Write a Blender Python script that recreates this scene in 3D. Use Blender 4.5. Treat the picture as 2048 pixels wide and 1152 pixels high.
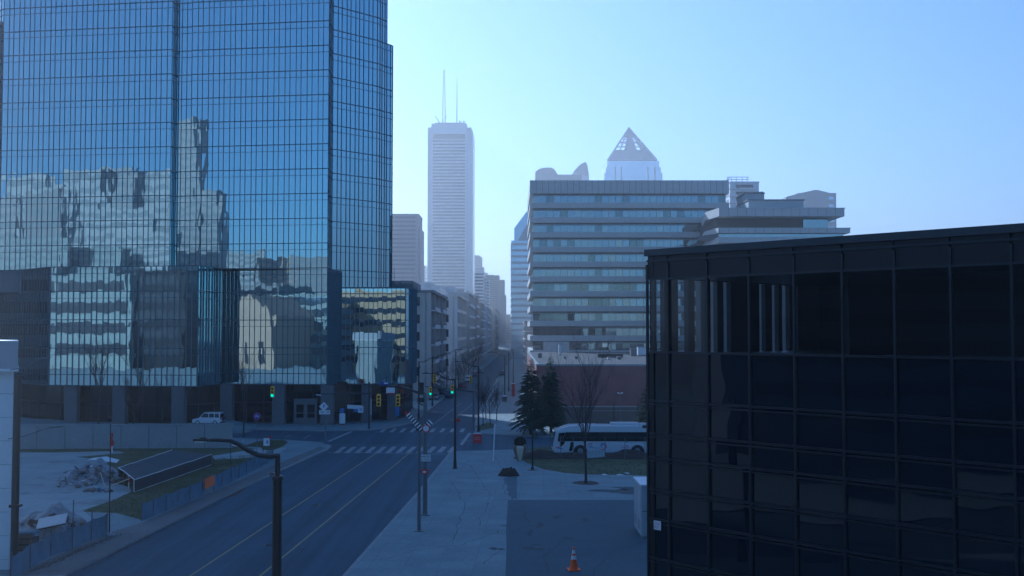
import bpy, bmesh, math, random
from mathutils import Vector, Matrix, noise
random.seed(7)
R = math.radians
scene = bpy.context.scene
for _o in list(bpy.data.objects):
    bpy.data.objects.remove(_o)
COL = scene.collection

# ------------------------------------------------------------------ camera
F = 2100.0            # focal length in pixels of a 2048 px wide frame
CAMZ = 13.0
HORIZON = 660.0
PITCH = math.atan((HORIZON - 576.0) / F)
cam_d = bpy.data.cameras.new('camera')
cam = bpy.data.objects.new('camera', cam_d)
COL.objects.link(cam)
cam_d.sensor_width = 36.0
cam_d.lens = 36.0 * F / 2048.0
cam_d.clip_start = 0.5
cam_d.clip_end = 12000
cam.location = (0, 0, CAMZ)
cam.rotation_euler = (math.pi / 2 + PITCH, 0, 0)
scene.camera = cam

# ------------------------------------------------------------------ light
SUN_AZ, SUN_EL = R(-30.0), R(27.0)       # azimuth from +Y towards +X
sdir = Vector((math.sin(SUN_AZ) * math.cos(SUN_EL), math.cos(SUN_AZ) * math.cos(SUN_EL), math.sin(SUN_EL)))
world = bpy.data.worlds.new('World')
scene.world = world
world.use_nodes = True
wn = world.node_tree
wn.nodes.clear()
w_out = wn.nodes.new('ShaderNodeOutputWorld')
w_bg = wn.nodes.new('ShaderNodeBackground')
w_sky = wn.nodes.new('ShaderNodeTexSky')
w_sky.sky_type = 'NISHITA'
w_sky.sun_disc = False
w_sky.sun_elevation = SUN_EL
w_sky.sun_rotation = SUN_AZ
w_sky.altitude = 100
w_sky.air_density = 1.0
w_sky.dust_density = 0.6
w_sky.ozone_density = 5.0
wn.links.new(w_sky.outputs[0], w_bg.inputs['Color'])
w_bg.inputs['Strength'].default_value = 0.10
wn.links.new(w_bg.outputs[0], w_out.inputs['Surface'])
sun_d = bpy.data.lights.new('sun', 'SUN')
sun_d.energy = 4.2
sun_d.angle = R(0.5)
sun_d.color = (1.0, 0.9, 0.8)
sun = bpy.data.objects.new('sun', sun_d)
COL.objects.link(sun)
sun.location = (-60, 80, 200)
sun.rotation_euler = sdir.to_track_quat('Z', 'Y').to_euler()
vs = scene.view_settings
vs.view_transform = 'Standard'
vs.look = 'None'
vs.gamma = 1.0
vs.use_curve_mapping = False
vs.exposure = 0.42
vs.use_white_balance = True
vs.white_balance_temperature = 4400
vs.white_balance_tint = 4
scene.cycles.max_bounces = 8
scene.cycles.transparent_max_bounces = 16
scene.cycles.volume_bounces = 0
scene.cycles.use_denoising = True

# ------------------------------------------------------------------ pixel <-> ground helpers (photo pixels, 2048 x 1152)
_cp, _sp = math.cos(PITCH), math.sin(PITCH)
def ray(px, py):
    x = (px - 1024.0) / F
    y = (576.0 - py) / F
    return Vector((x, _cp - y * _sp, _sp + y * _cp))
def G(px, py, z=0.0):
    d = ray(px, py)
    t = (z - CAMZ) / d.z
    return Vector((d.x * t, d.y * t, z))
def P(px, py, Y):
    d = ray(px, py)
    t = Y / d.y
    return Vector((d.x * t, Y, CAMZ + d.z * t))
def ZY(py, Y, px=1024):
    return P(px, py, Y).z

# ------------------------------------------------------------------ mesh builder
XF = {}
class MB:
    def __init__(s):
        s.v = []; s.f = []; s.m = []; s.mi = 0; s.sm = False; s.smf = []
    def mat(s, i):
        s.mi = i; return s
    def smooth(s, b=True):
        s.sm = b; return s
    def add(s, vs_, fs):
        b = len(s.v)
        s.v += [Vector(p) for p in vs_]
        for f in fs:
            s.f.append(tuple(b + i for i in f)); s.m.append(s.mi); s.smf.append(s.sm)
        return s
    def quad(s, a, b, c, d):
        return s.add((a, b, c, d), ((0, 1, 2, 3),))
    def box(s, x0, x1, y0, y1, z0, z1):
        return s.add([(x0,y0,z0),(x1,y0,z0),(x1,y1,z0),(x0,y1,z0),(x0,y0,z1),(x1,y0,z1),(x1,y1,z1),(x0,y1,z1)],
            [(0,3,2,1),(4,5,6,7),(0,1,5,4),(1,2,6,5),(2,3,7,6),(3,0,4,7)])
    def obox(s, c, ax, ay, az):
        """box with centre c and half-axes ax, ay, az (right-handed)"""
        c, ax, ay, az = Vector(c), Vector(ax), Vector(ay), Vector(az)
        p = [c + ax * i + ay * j + az * k for k in (-1, 1) for (i, j) in ((-1,-1),(1,-1),(1,1),(-1,1))]
        return s.add(p, [(0,3,2,1),(4,5,6,7),(0,1,5,4),(1,2,6,5),(2,3,7,6),(3,0,4,7)])
    def prism(s, poly, z0, z1, cap=True, bottom=True):
        """poly counter-clockwise list of (x, y)"""
        n = len(poly)
        p = [(a[0], a[1], z0) for a in poly] + [(a[0], a[1], z1) for a in poly]
        fs = [(i, (i + 1) % n, n + (i + 1) % n, n + i) for i in range(n)]
        if cap:
            fs.append(tuple(range(n, 2 * n)))
        if bottom:
            fs.append(tuple(range(n - 1, -1, -1)))
        return s.add(p, fs)
    def sheet(s, poly, z):
        return s.add([(a[0], a[1], z) for a in poly], (tuple(range(len(poly))),))
    def tube(s, pts, r, n=8, cap=True):
        pts = [Vector(p) for p in pts]
        if not isinstance(r, (list, tuple)):
            r = [r] * len(pts)
        rings = []
        up = None
        for i, p in enumerate(pts):
            if i == 0: t = pts[1] - pts[0]
            elif i == len(pts) - 1: t = pts[-1] - pts[-2]
            else: t = (pts[i + 1] - pts[i]).normalized() + (pts[i] - pts[i - 1]).normalized()
            if t.length < 1e-9: t = Vector((0, 0, 1))
            t.normalize()
            if up is None:
                up = Vector((0, 0, 1)) if abs(t.z) < 0.9 else Vector((1, 0, 0))
            a = t.cross(up)
            if a.length < 1e-6: a = t.cross(Vector((0, 1, 0)))
            a.normalize()
            b = t.cross(a).normalized()
            up = -b if False else up
            rings.append([p + (a * math.cos(2*math.pi*k/n) + b * math.sin(2*math.pi*k/n)) * r[i] for k in range(n)])
        vs_ = [q for rg in rings for q in rg]
        fs = []
        for i in range(len(rings) - 1):
            for k in range(n):
                k2 = (k + 1) % n
                fs.append((i*n+k, (i+1)*n+k, (i+1)*n+k2, i*n+k2))
        if cap:
            fs.append(tuple(range(n)))
            fs.append(tuple((len(rings)-1)*n + k for k in range(n - 1, -1, -1)))
        return s.add(vs_, fs)
    def lathe(s, prof, c=(0,0,0), n=16, cap=True):
        """prof = list of (radius, z) bottom to top round the vertical axis at c"""
        c = Vector(c)
        vs_ = [c + Vector((r*math.cos(2*math.pi*k/n), r*math.sin(2*math.pi*k/n), z)) for r, z in prof for k in range(n)]
        fs = []
        for i in range(len(prof) - 1):
            for k in range(n):
                k2 = (k + 1) % n
                fs.append((i*n+k, i*n+k2, (i+1)*n+k2, (i+1)*n+k))
        if cap:
            fs.append(tuple(range(n - 1, -1, -1)))
            fs.append(tuple((len(prof)-1)*n + k for k in range(n)))
        return s.add(vs_, fs)
    def disc(s, c, r, nrm, n=20, thick=0.02):
        c, nrm = Vector(c), Vector(nrm).normalized()
        return s.tube([c - nrm*thick/2, c + nrm*thick/2], r, n)
    def build(s, name, mats, parent=None, bevel=0):
        me = bpy.data.meshes.new(name)
        vs_ = s.v
        root = parent
        while root is not None and root not in XF:
            root = root.parent
        if root is not None:
            inv = XF[root].inverted()
            vs_ = [inv @ p for p in vs_]
        me.from_pydata([tuple(p) for p in vs_], [], s.f)
        if not isinstance(mats, (list, tuple)):
            mats = [mats]
        for m_ in mats:
            me.materials.append(m_)
        for i, pl in enumerate(me.polygons):
            pl.material_index = s.m[i]
            pl.use_smooth = s.smf[i]
        me.update()
        o = bpy.data.objects.new(name, me)
        COL.objects.link(o)
        if parent is not None:
            o.parent = parent
        if bevel:
            md = o.modifiers.new('bevel', 'BEVEL'); md.width = bevel; md.segments = 2; md.limit_method = 'ANGLE'
        return o

def tag(o, label=None, cat=None, group=None, kind=None):
    if label: o['label'] = label
    if cat: o['category'] = cat
    if group: o['group'] = group
    if kind: o['kind'] = kind
    return o
def thing(name, label, cat, loc=(0,0,0), rotz=0.0, group=None):
    o = bpy.data.objects.new(name, None)
    COL.objects.link(o)
    o.empty_display_size = 0.5
    o.location = loc
    o.rotation_euler = (0, 0, rotz)
    XF[o] = Matrix.Translation(Vector(loc)) @ Matrix.Rotation(rotz, 4, 'Z')
    return tag(o, label, cat, group)
def part(o, label):
    o['label'] = label; return o
KIDS = {}
def copy_tree(o, parent=None):
    c = o.copy(); COL.objects.link(c)
    if parent is not None: c.parent = parent
    for ch in list(o.children):
        copy_tree(ch, c)
    return c
def place(o, loc, rotz=0.0, label=None, sc=None):
    o.location = loc; o.rotation_euler = (0, 0, rotz)
    if label: o['label'] = label
    if sc: o.scale = (sc, sc, sc)
    return o

# ------------------------------------------------------------------ materials
def new_mat(name):
    m = bpy.data.materials.new(name); m.use_nodes = True
    nt = m.node_tree
    b = nt.nodes['Principled BSDF']
    return m, nt, b
def N(nt, t, **kw):
    n = nt.nodes.new(t)
    for k, v in kw.items():
        if k.startswith('_'):
            setattr(n, k[1:], v)
        else:
            n.inputs[k.replace('__', ' ')].default_value = v
    return n
def rgba(c, k=1.0):
    return (c[0]*k, c[1]*k, c[2]*k, 1.0)
def surf(name, col, rough=0.7, var=0.25, scale=0.6, fine=8.0, bump=0.0, metal=0.0, spec=0.4, bscale=None, coat=0.0, stains=None):
    """painted / mineral surface: two scales of colour variation, rough variation, optional bump"""
    m, nt, b = new_mat(name)
    tc = N(nt, 'ShaderNodeTexCoord')
    n1 = N(nt, 'ShaderNodeTexNoise', Scale=scale, Detail=6.0, Roughness=0.6)
    n2 = N(nt, 'ShaderNodeTexNoise', Scale=fine, Detail=4.0, Roughness=0.65)
    nt.links.new(tc.outputs['Object'], n1.inputs['Vector'])
    nt.links.new(tc.outputs['Object'], n2.inputs['Vector'])
    ad = N(nt, 'ShaderNodeMath', _operation='ADD')
    nt.links.new(n1.outputs['Fac'], ad.inputs[0]); nt.links.new(n2.outputs['Fac'], ad.inputs[1])
    mr = N(nt, 'ShaderNodeMapRange')
    mr.inputs['From Min'].default_value = 0.6; mr.inputs['From Max'].default_value = 1.4
    nt.links.new(ad.outputs[0], mr.inputs['Value'])
    cr = N(nt, 'ShaderNodeMix', _data_type='RGBA')
    cr.inputs[6].default_value = rgba(col, 1 - var); cr.inputs[7].default_value = rgba(col, 1 + var)
    nt.links.new(mr.outputs[0], cr.inputs[0])
    out = cr.outputs[2]
    if stains:
        sc_, thr, scol = stains
        n3 = N(nt, 'ShaderNodeTexNoise', Scale=sc_, Detail=8.0, Roughness=0.7)
        nt.links.new(tc.outputs['Object'], n3.inputs['Vector'])
        m3 = N(nt, 'ShaderNodeMapRange')
        m3.inputs['From Min'].default_value = thr; m3.inputs['From Max'].default_value = thr + 0.12
        nt.links.new(n3.outputs['Fac'], m3.inputs['Value'])
        mx = N(nt, 'ShaderNodeMix', _data_type='RGBA')
        nt.links.new(m3.outputs[0], mx.inputs[0]); nt.links.new(out, mx.inputs[6]); mx.inputs[7].default_value = rgba(scol)
        out = mx.outputs[2]
    nt.links.new(out, b.inputs['Base Color'])
    b.inputs['Roughness'].default_value = rough
    b.inputs['Metallic'].default_value = metal
    b.inputs['Specular IOR Level'].default_value = spec
    b.inputs['Coat Weight'].default_value = coat
    if bump:
        bp = N(nt, 'ShaderNodeBump', Strength=bump, Distance=0.02)
        n4 = N(nt, 'ShaderNodeTexNoise', Scale=bscale or fine * 2, Detail=5.0)
        nt.links.new(tc.outputs['Object'], n4.inputs['Vector'])
        nt.links.new(n4.outputs['Fac'], bp.inputs['Height'])
        nt.links.new(bp.outputs[0], b.inputs['Normal'])
    return m
def mirror_glass(name, col, rough=0.0, wave=0.0, wscale=0.5, dark=0.0, vstretch=1.0):
    """coated curtain-wall glass, slightly uneven so that reflections wander"""
    m, nt, b = new_mat(name)
    b.inputs['Base Color'].default_value = rgba(col)
    b.inputs['Metallic'].default_value = 1.0
    b.inputs['Roughness'].default_value = rough
    out = nt.nodes['Material Output']
    if dark:
        d = N(nt, 'ShaderNodeBsdfPrincipled')
        d.inputs['Base Color'].default_value = (0.012, 0.02, 0.03, 1)
        d.inputs['Roughness'].default_value = 0.25
        mx = N(nt, 'ShaderNodeMixShader'); mx.inputs[0].default_value = dark
        nt.links.new(b.outputs[0], mx.inputs[1]); nt.links.new(d.outputs[0], mx.inputs[2])
        nt.links.new(mx.outputs[0], out.inputs['Surface'])
    if wave:
        tc = N(nt, 'ShaderNodeTexCoord')
        n1 = N(nt, 'ShaderNodeTexNoise', Scale=wscale, Detail=1.5, Roughness=0.5)
        mp = N(nt, 'ShaderNodeMapping'); mp.inputs['Scale'].default_value = (1, 1, vstretch)
        nt.links.new(tc.outputs['Object'], mp.inputs[0]); nt.links.new(mp.outputs[0], n1.inputs['Vector'])
        bp = N(nt, 'ShaderNodeBump', Strength=1.0, Distance=wave)
        nt.links.new(n1.outputs['Fac'], bp.inputs['Height'])
        nt.links.new(bp.outputs[0], b.inputs['Normal'])
    return m
def dark_glass(name, col=(0.006, 0.01, 0.016), rough=0.02, wave=0.0, wscale=0.6, spec=0.5):
    m, nt, b = new_mat(name)
    b.inputs['Base Color'].default_value = rgba(col)
    b.inputs['Roughness'].default_value = rough
    b.inputs['Specular IOR Level'].default_value = spec
    if wave:
        tc = N(nt, 'ShaderNodeTexCoord')
        n1 = N(nt, 'ShaderNodeTexNoise', Scale=wscale, Detail=1.0)
        nt.links.new(tc.outputs['Object'], n1.inputs['Vector'])
        bp = N(nt, 'ShaderNodeBump', Strength=1.0, Distance=wave)
        nt.links.new(n1.outputs['Fac'], bp.inputs['Height'])
        nt.links.new(bp.outputs[0], b.inputs['Normal'])
    return m
def clear_glass(name, tint=(0.35, 0.45, 0.5), wave=0.0):
    m, nt, b = new_mat(name)
    out = nt.nodes['Material Output']
    tr = N(nt, 'ShaderNodeBsdfTransparent'); tr.inputs[0].default_value = rgba(tint)
    gl = N(nt, 'ShaderNodeBsdfGlossy'); gl.inputs['Roughness'].default_value = 0.0
    lw = N(nt, 'ShaderNodeLayerWeight'); lw.inputs[0].default_value = 0.5
    pw = N(nt, 'ShaderNodeMath', _operation='POWER'); pw.inputs[1].default_value = 4.0
    ma = N(nt, 'ShaderNodeMath', _operation='MULTIPLY_ADD'); ma.inputs[1].default_value = 0.8; ma.inputs[2].default_value = 0.05
    nt.links.new(lw.outputs['Facing'], pw.inputs[0]); nt.links.new(pw.outputs[0], ma.inputs[0])
    mx = N(nt, 'ShaderNodeMixShader')
    nt.links.new(ma.outputs[0], mx.inputs[0]); nt.links.new(tr.outputs[0], mx.inputs[1]); nt.links.new(gl.outputs[0], mx.inputs[2])
    nt.links.new(mx.outputs[0], out.inputs['Surface'])
    return m
def emit(name, col, strength):
    m, nt, b = new_mat(name)
    b.inputs['Base Color'].default_value = rgba(col)
    b.inputs['Emission Color'].default_value = rgba(col)
    b.inputs['Emission Strength'].default_value = strength
    return m
def slab_mat(name, col, w, h, joint=0.012, rot=0.0, var=0.16, jcol=0.45, stains=None):
    """concrete flags: brick texture without offset gives the joints, noise the wear"""
    m = surf(name, col, 0.85, var, 0.35, 5.0, 0.15, stains=stains)
    nt = m.node_tree; b = nt.nodes['Principled BSDF']
    src = b.inputs['Base Color'].links[0].from_socket
    tc = N(nt, 'ShaderNodeTexCoord')
    mp = N(nt, 'ShaderNodeMapping'); mp.inputs['Rotation'].default_value = (0, 0, rot)
    nt.links.new(tc.outputs['Object'], mp.inputs[0])
    br = N(nt, 'ShaderNodeTexBrick', _offset=0.0, Scale=1.0)
    br.inputs['Brick Width'].default_value = w; br.inputs['Row Height'].default_value = h
    br.inputs['Mortar Size'].default_value = joint; br.inputs['Mortar Smooth'].default_value = 0.3
    br.inputs['Color1'].default_value = (1,1,1,1); br.inputs['Color2'].default_value = (0.86,0.86,0.88,1)
    br.inputs['Mortar'].default_value = (jcol, jcol, jcol, 1)
    nt.links.new(mp.outputs[0], br.inputs['Vector'])
    mx = N(nt, 'ShaderNodeMix', _data_type='RGBA', _blend_type='MULTIPLY'); mx.inputs[0].default_value = 1.0
    nt.links.new(src, mx.inputs[6]); nt.links.new(br.outputs['Color'], mx.inputs[7])
    nt.links.new(mx.outputs[2], b.inputs['Base Color'])
    return m
def brick_mat(name, c1, c2, mortar):
    m, nt, b = new_mat(name)
    tc = N(nt, 'ShaderNodeTexCoord')
    sx = N(nt, 'ShaderNodeSeparateXYZ'); nt.links.new(tc.outputs['Object'], sx.inputs[0])
    ad = N(nt, 'ShaderNodeMath', _operation='ADD'); nt.links.new(sx.outputs[0], ad.inputs[0]); nt.links.new(sx.outputs[1], ad.inputs[1])
    cx = N(nt, 'ShaderNodeCombineXYZ'); nt.links.new(ad.outputs[0], cx.inputs[0]); nt.links.new(sx.outputs[2], cx.inputs[1])
    br = N(nt, 'ShaderNodeTexBrick', Scale=1.0)
    br.inputs['Brick Width'].default_value = 0.24; br.inputs['Row Height'].default_value = 0.08; br.inputs['Mortar Size'].default_value = 0.008
    br.inputs['Color1'].default_value = rgba(c1); br.inputs['Color2'].default_value = rgba(c2); br.inputs['Mortar'].default_value = rgba(mortar)
    nt.links.new(cx.outputs[0], br.inputs['Vector'])
    n1 = N(nt, 'ShaderNodeTexNoise', Scale=0.5, Detail=6.0)
    nt.links.new(tc.outputs['Object'], n1.inputs['Vector'])
    mr = N(nt, 'ShaderNodeMapRange'); mr.inputs['To Min'].default_value = 0.55; mr.inputs['To Max'].default_value = 1.45
    nt.links.new(n1.outputs['Fac'], mr.inputs['Value'])
    mx = N(nt, 'ShaderNodeVectorMath', _operation='SCALE')
    nt.links.new(br.outputs['Color'], mx.inputs[0]); nt.links.new(mr.outputs[0], mx.inputs['Scale'])
    nt.links.new(mx.outputs[0], b.inputs['Base Color'])
    b.inputs['Roughness'].default_value = 0.9
    return m
M = {}
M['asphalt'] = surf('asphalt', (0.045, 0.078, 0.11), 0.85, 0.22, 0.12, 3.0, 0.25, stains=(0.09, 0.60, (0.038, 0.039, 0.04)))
def wear(m, ang, amt=0.35):
    """long streaks along the street where tyres polish and darken it"""
    nt = m.node_tree; b = nt.nodes['Principled BSDF']; src = b.inputs['Base Color'].links[0].from_socket
    tc = N(nt, 'ShaderNodeTexCoord'); mp = N(nt, 'ShaderNodeMapping')
    mp.inputs['Rotation'].default_value = (0, 0, ang); mp.inputs['Scale'].default_value = (1.0, 0.02, 1.0)
    nt.links.new(tc.outputs['Object'], mp.inputs[0])
    n1 = N(nt, 'ShaderNodeTexNoise', Scale=0.85, Detail=3.0, Roughness=0.6); nt.links.new(mp.outputs[0], n1.inputs['Vector'])
    mr = N(nt, 'ShaderNodeMapRange'); mr.inputs['From Min'].default_value = .3; mr.inputs['From Max'].default_value = .7
    mr.inputs['To Min'].default_value = 1 - amt; mr.inputs['To Max'].default_value = 1 + amt
    nt.links.new(n1.outputs['Fac'], mr.inputs['Value'])
    sc_ = N(nt, 'ShaderNodeVectorMath', _operation='SCALE'); nt.links.new(src, sc_.inputs[0]); nt.links.new(mr.outputs[0], sc_.inputs['Scale'])
    nt.links.new(sc_.outputs[0], b.inputs['Base Color'])
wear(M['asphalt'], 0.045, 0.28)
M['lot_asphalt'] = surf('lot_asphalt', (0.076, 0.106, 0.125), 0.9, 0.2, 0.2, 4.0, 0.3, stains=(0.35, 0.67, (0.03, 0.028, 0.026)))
M['ground'] = surf('ground', (0.14, 0.14, 0.13), 0.9, 0.25, 0.02, 0.5)
M['paving'] = slab_mat('paving', (0.215, 0.265, 0.27), 1.9, 1.9, 0.022, 0.03, 0.26, 0.72, stains=(0.2, 0.66, (0.085, 0.08, 0.075)))
M['paving_dark'] = slab_mat('paving_dark', (0.15, 0.155, 0.15), 1.6, 1.6, 0.02, 0.04, 0.25, 0.6, stains=(0.4, 0.6, (0.07, 0.066, 0.06)))
M['slab'] = slab_mat('slab', (0.31, 0.35, 0.345), 4.5, 4.5, 0.03, 0.2, 0.22, 0.6, stains=(0.22, 0.54, (0.2, 0.215, 0.2)))
M['kerb'] = surf('kerb', (0.26, 0.27, 0.27), 0.85, 0.25, 1.0, 8.0, 0.2)
M['white_paint'] = surf('white_road_paint', (0.30, 0.32, 0.33), 0.7, 0.35, 1.2, 9.0, stains=(1.2, 0.50, (0.12, 0.12, 0.12)))
M['yellow_paint'] = surf('yellow_road_paint', (0.28, 0.24, 0.1), 0.7, 0.35, 1.2, 9.0, stains=(1.0, 0.6, (0.08, 0.08, 0.08)))
M['soil'] = surf('soil', (0.06, 0.045, 0.035), 0.95, 0.4, 1.0, 10.0, 0.4)
M['turf'] = surf('turf', (0.07, 0.08, 0.03), 0.95, 0.4, 0.5, 6.0, 0.5, stains=(0.5, 0.55, (0.13, 0.115, 0.055)))
M['grass'] = surf('grass_blade', (0.085, 0.095, 0.035), 0.8, 0.4, 0.8, 3.0)
M['concrete'] = surf('concrete', (0.27, 0.295, 0.29), 0.85, 0.18, 0.5, 6.0, 0.15, stains=(0.6, 0.66, (0.14, 0.135, 0.125)))
M['black_metal'] = surf('black_metal', (0.012, 0.012, 0.013), 0.4, 0.2, 1.0, 6.0)
M['grey_metal'] = surf('galvanised', (0.16, 0.17, 0.175), 0.5, 0.2, 1.0, 9.0, metal=0.5)
M['dark_metal'] = surf('dark_metal', (0.04, 0.045, 0.05), 0.45, 0.2, 1.0, 6.0, metal=0.3)
M['white'] = surf('white_panel', (0.68, 0.7, 0.7), 0.5, 0.08, 0.5, 5.0)
M['tower_glass'] = mirror_glass('tower_glass', (0.50, 0.63, 0.65), 0.0, 0.009, 0.55, 0.0, 0.35)
M['mullion'] = surf('tower_mullion', (0.075, 0.11, 0.14), 0.5, 0.2, 0.5, 4.0, metal=0.3)
M['fin'] = surf('tower_fin', (0.10, 0.15, 0.19), 0.4, 0.2, 0.5, 4.0, metal=0.4)
M['stone_column'] = surf('stone_column', (0.13, 0.13, 0.135), 0.6, 0.2, 0.8, 6.0)
M['shop_glass'] = dark_glass('shop_glass', (0.006, 0.008, 0.01), 0.03, 0.002, 0.8)
M['black_glass'] = dark_glass('black_glass', (0.003, 0.007, 0.014), 0.01, 0.012, 0.45, 0.4)
M['black_panel'] = surf('black_panel', (0.008, 0.009, 0.011), 0.35, 0.2, 0.6, 5.0, spec=0.3)
M['black_frame'] = surf('black_frame', (0.011, 0.014, 0.019), 0.35, 0.2, 0.6, 5.0)
M['see_glass'] = clear_glass('see_through_glass', (0.72, 0.8, 0.88))
M['beige'] = surf('beige_precast', (0.56, 0.54, 0.49), 0.85, 0.1, 0.15, 1.2)
M['beige_glass'] = mirror_glass('beige_office_glass', (0.29, 0.34, 0.35), 0.02, 0.014, 0.22, 0.2)
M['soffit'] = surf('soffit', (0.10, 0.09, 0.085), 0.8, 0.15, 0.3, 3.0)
M['patch'] = surf('patch_asphalt', (0.10, 0.13, 0.145), .9, .25, .4, 5., .3)
M['stain'] = surf('oil_stain', (0.05, 0.062, 0.07), .8, .4, 1.5, 8.)
M['brick'] = brick_mat('red_brick', (0.24, 0.085, 0.07), (0.19, 0.07, 0.06), (0.2, 0.14, 0.13))
M['roof_gravel'] = surf('roof_gravel', (0.05, 0.055, 0.058), 0.95, 0.3, 0.15, 3.0)
# ------------------------------------------------------------------ the ground
PZ = 0.13                                            # pavement height above the carriageway
def sheet(name, poly, z, m, kind='structure', label=None):
    mb = MB(); mb.sheet(poly, z)
    o = mb.build(name, m); tag(o, kind=kind)
    if label: o['label'] = label
    return o
def pxpoly(pts, z):
    return [tuple(G(a, b, z)[:2]) for a, b in pts]
sheet("ground", [(-4000, -850), (4000, -850), (4000, 4500), (-4000, 4500)], -0.03, M["ground"])
# carriageway: the street and the street that crosses it
LK = [(-29, -60), (-25.2, 20), (-23.7, 55.5), (-22.2, 85.8), (-20.4, 110)]          # left kerb, near
RK = [(-14, -60), (-10.4, 20), (-8.8, 55.5), (-7.4, 85), (-6.5, 111)]               # right kerb, near
LKF = [(-13.9, 152), (-13.5, 168.5), (-12.5, 230), (-9.9, 354), (-7.6, 480), (-6, 700), (-6, 1100)]
RKF = [(-5.0, 138), (-5.1, 150), (-5.0, 185), (-4.6, 250), (-2.6, 337), (0.3, 480), (2, 700), (2, 1100)]
LC = [(-20.0, 114), (-20.2, 117.5), (-22, 121), (-26.4, 123.6), (-34, 126.2), (-130, 139)]   # near left corner round to the cross street
FC = [(-14.2, 146), (-16, 140), (-18.4, 136.4), (-24, 135.4), (-37.4, 138.2), (-130, 151)]   # far left corner
NC = [(-5.8, 112.2), (-3.4, 112.6), (0, 113.6), (3, 110.5), (8, 106.6), (60, 104)]    # near right corner
RC = [(-4.6, 133), (-3.4, 131.3), (2, 128.6), (12, 126), (60, 123)]                  # far right corner
road_poly = RK + NC + list(reversed(RC)) + RKF + list(reversed(LKF)) + FC + list(reversed(LC)) + list(reversed(LK))
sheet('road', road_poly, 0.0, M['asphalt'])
def block(name, poly, kerb, m):
    mb = MB(); mb.sheet(poly, PZ); mb.mat(1)
    for i in range(len(kerb) - 1):                   # kerbstones along the carriageway
        a, b = Vector((*kerb[i], 0)), Vector((*kerb[i + 1], 0))
        d = (b - a)
        if d.length < 1e-6: continue
        n = max(1, int(d.length / 1.6)) if max(a.y, b.y) < 260 else 1
        for k in range(n):
            p, q = a + d * (k / n), a + d * ((k + 1) / n)
            g = (q - p).normalized() * 0.006
            c = (p + q) / 2; h = (q - p) / 2 - g
            mb.obox((c.x, c.y, 0.065), h, Vector((-h.y, h.x, 0)).normalized() * 0.11, (0, 0, 0.072))
    o = mb.build(name, [m, M['kerb']]); tag(o, kind='structure'); return o
block('pavement', LC[:0] + [(-200, -60)] + LK + LC + [(-200, 139)], LK + LC, M['paving'])
block('pavement', RK + NC + [(60, -60)], RK + NC, M['paving'])
block('pavement', list(reversed(FC)) + LKF + [(-200, 1100), (-200, 151)], list(reversed(FC)) + LKF, M['paving'])
block('pavement', list(reversed(RC)) + RKF + [(200, 1100), (200, 123)], RC[::-1] + RKF, M['paving'])

# markings
mk = MB()
def along(p, q, w, z=0.004):
    p, q = Vector((p[0], p[1], 0)), Vector((q[0], q[1], 0))
    d = (q - p).normalized(); n = Vector((-d.y, d.x, 0)) * w / 2
    mk.add([(p-n)[:2] + (z,), (q-n)[:2] + (z,), (q+n)[:2] + (z,), (p+n)[:2] + (z,)], [(0, 1, 2, 3)])
yl = MB()
for (x0, x1) in ((380, 755), (520, 820)):
    a, b = G(x0, 1152), G(x1, 905)
    d = (b - a); a2 = a - d * 1.6
    mkk, mk = mk, yl
    along(a2, b, 0.13); mk = mkk
tag(yl.build('lane_line', M['yellow_paint']), kind='structure')
for k in range(12):                                   # near zebra
    c = G(672 + k * 20.6, 906.5 - 0.15 * k); e = G(672 + k * 20.6 + 17 - k * .6, 893.5)
    along(c, e, 0.55)
for k in range(9):                                    # far zebra
    c = G(762 + k * 20, 864.5); e = G(762 + k * 20 + 9 - k * .5, 857)
    along(c, e, 0.5)
along(G(655, 904.5), G(892, 908.5), 0.25)
along(G(660, 889.5), G(905, 892), 0.12)
along(G(657, 883), G(703, 863), 0.5)
along(G(607, 878), G(621, 870), 0.13); along(G(570, 874), G(582, 869.5), 0.13)
along(G(864, 851), G(922, 806), 0.12); along(G(902, 842), G(945, 808), 0.12)
along(G(922, 890), G(940, 866), 0.4); along(G(920, 880), G(940, 882), 0.3)
along(G(760, 866), G(938, 867), 0.12); along(G(770, 855), G(930, 856), 0.12)
tag(mk.build('road_marking', M['white_paint']), kind='structure')
# dark tar strips and gutter dirt
tar = MB()
def blob(mb, c, rx, ry, z, rot=0.0, n=22, rough=0.25, seed=0):
    rr = random.Random(seed)
    ph = [rr.uniform(0, 6.28) for _ in range(4)]
    pts = []
    for k in range(n):
        a = 2 * math.pi * k / n
        s_ = 1 + rough * (0.5*math.sin(2*a+ph[0]) + 0.4*math.sin(3*a+ph[1]) + 0.3*math.sin(5*a+ph[2]) + 0.25*math.sin(8*a+ph[3]))
        x, y = rx * s_ * math.cos(a), ry * s_ * math.sin(a)
        pts.append((c[0] + x*math.cos(rot) - y*math.sin(rot), c[1] + x*math.sin(rot) + y*math.cos(rot)))
    mb.sheet(pts, z)
for i, (px, py, rx, ry) in enumerate(((262, 1078, 1.6, .35), (205, 1110, 1.4, .35), (318, 1055, 1.2, .3), (470, 985, 1.6, .4), (395, 1020, 1.0, .25), (565, 940, 1.4, .3), (150, 1138, 1.5, .3))):
    c = G(px, py); blob(tar, c, ry, rx * 2.2, 0.003, -0.05, 30, .4, i)
tag(tar.build('gutter_dirt', M['soil']), kind='structure')

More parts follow.
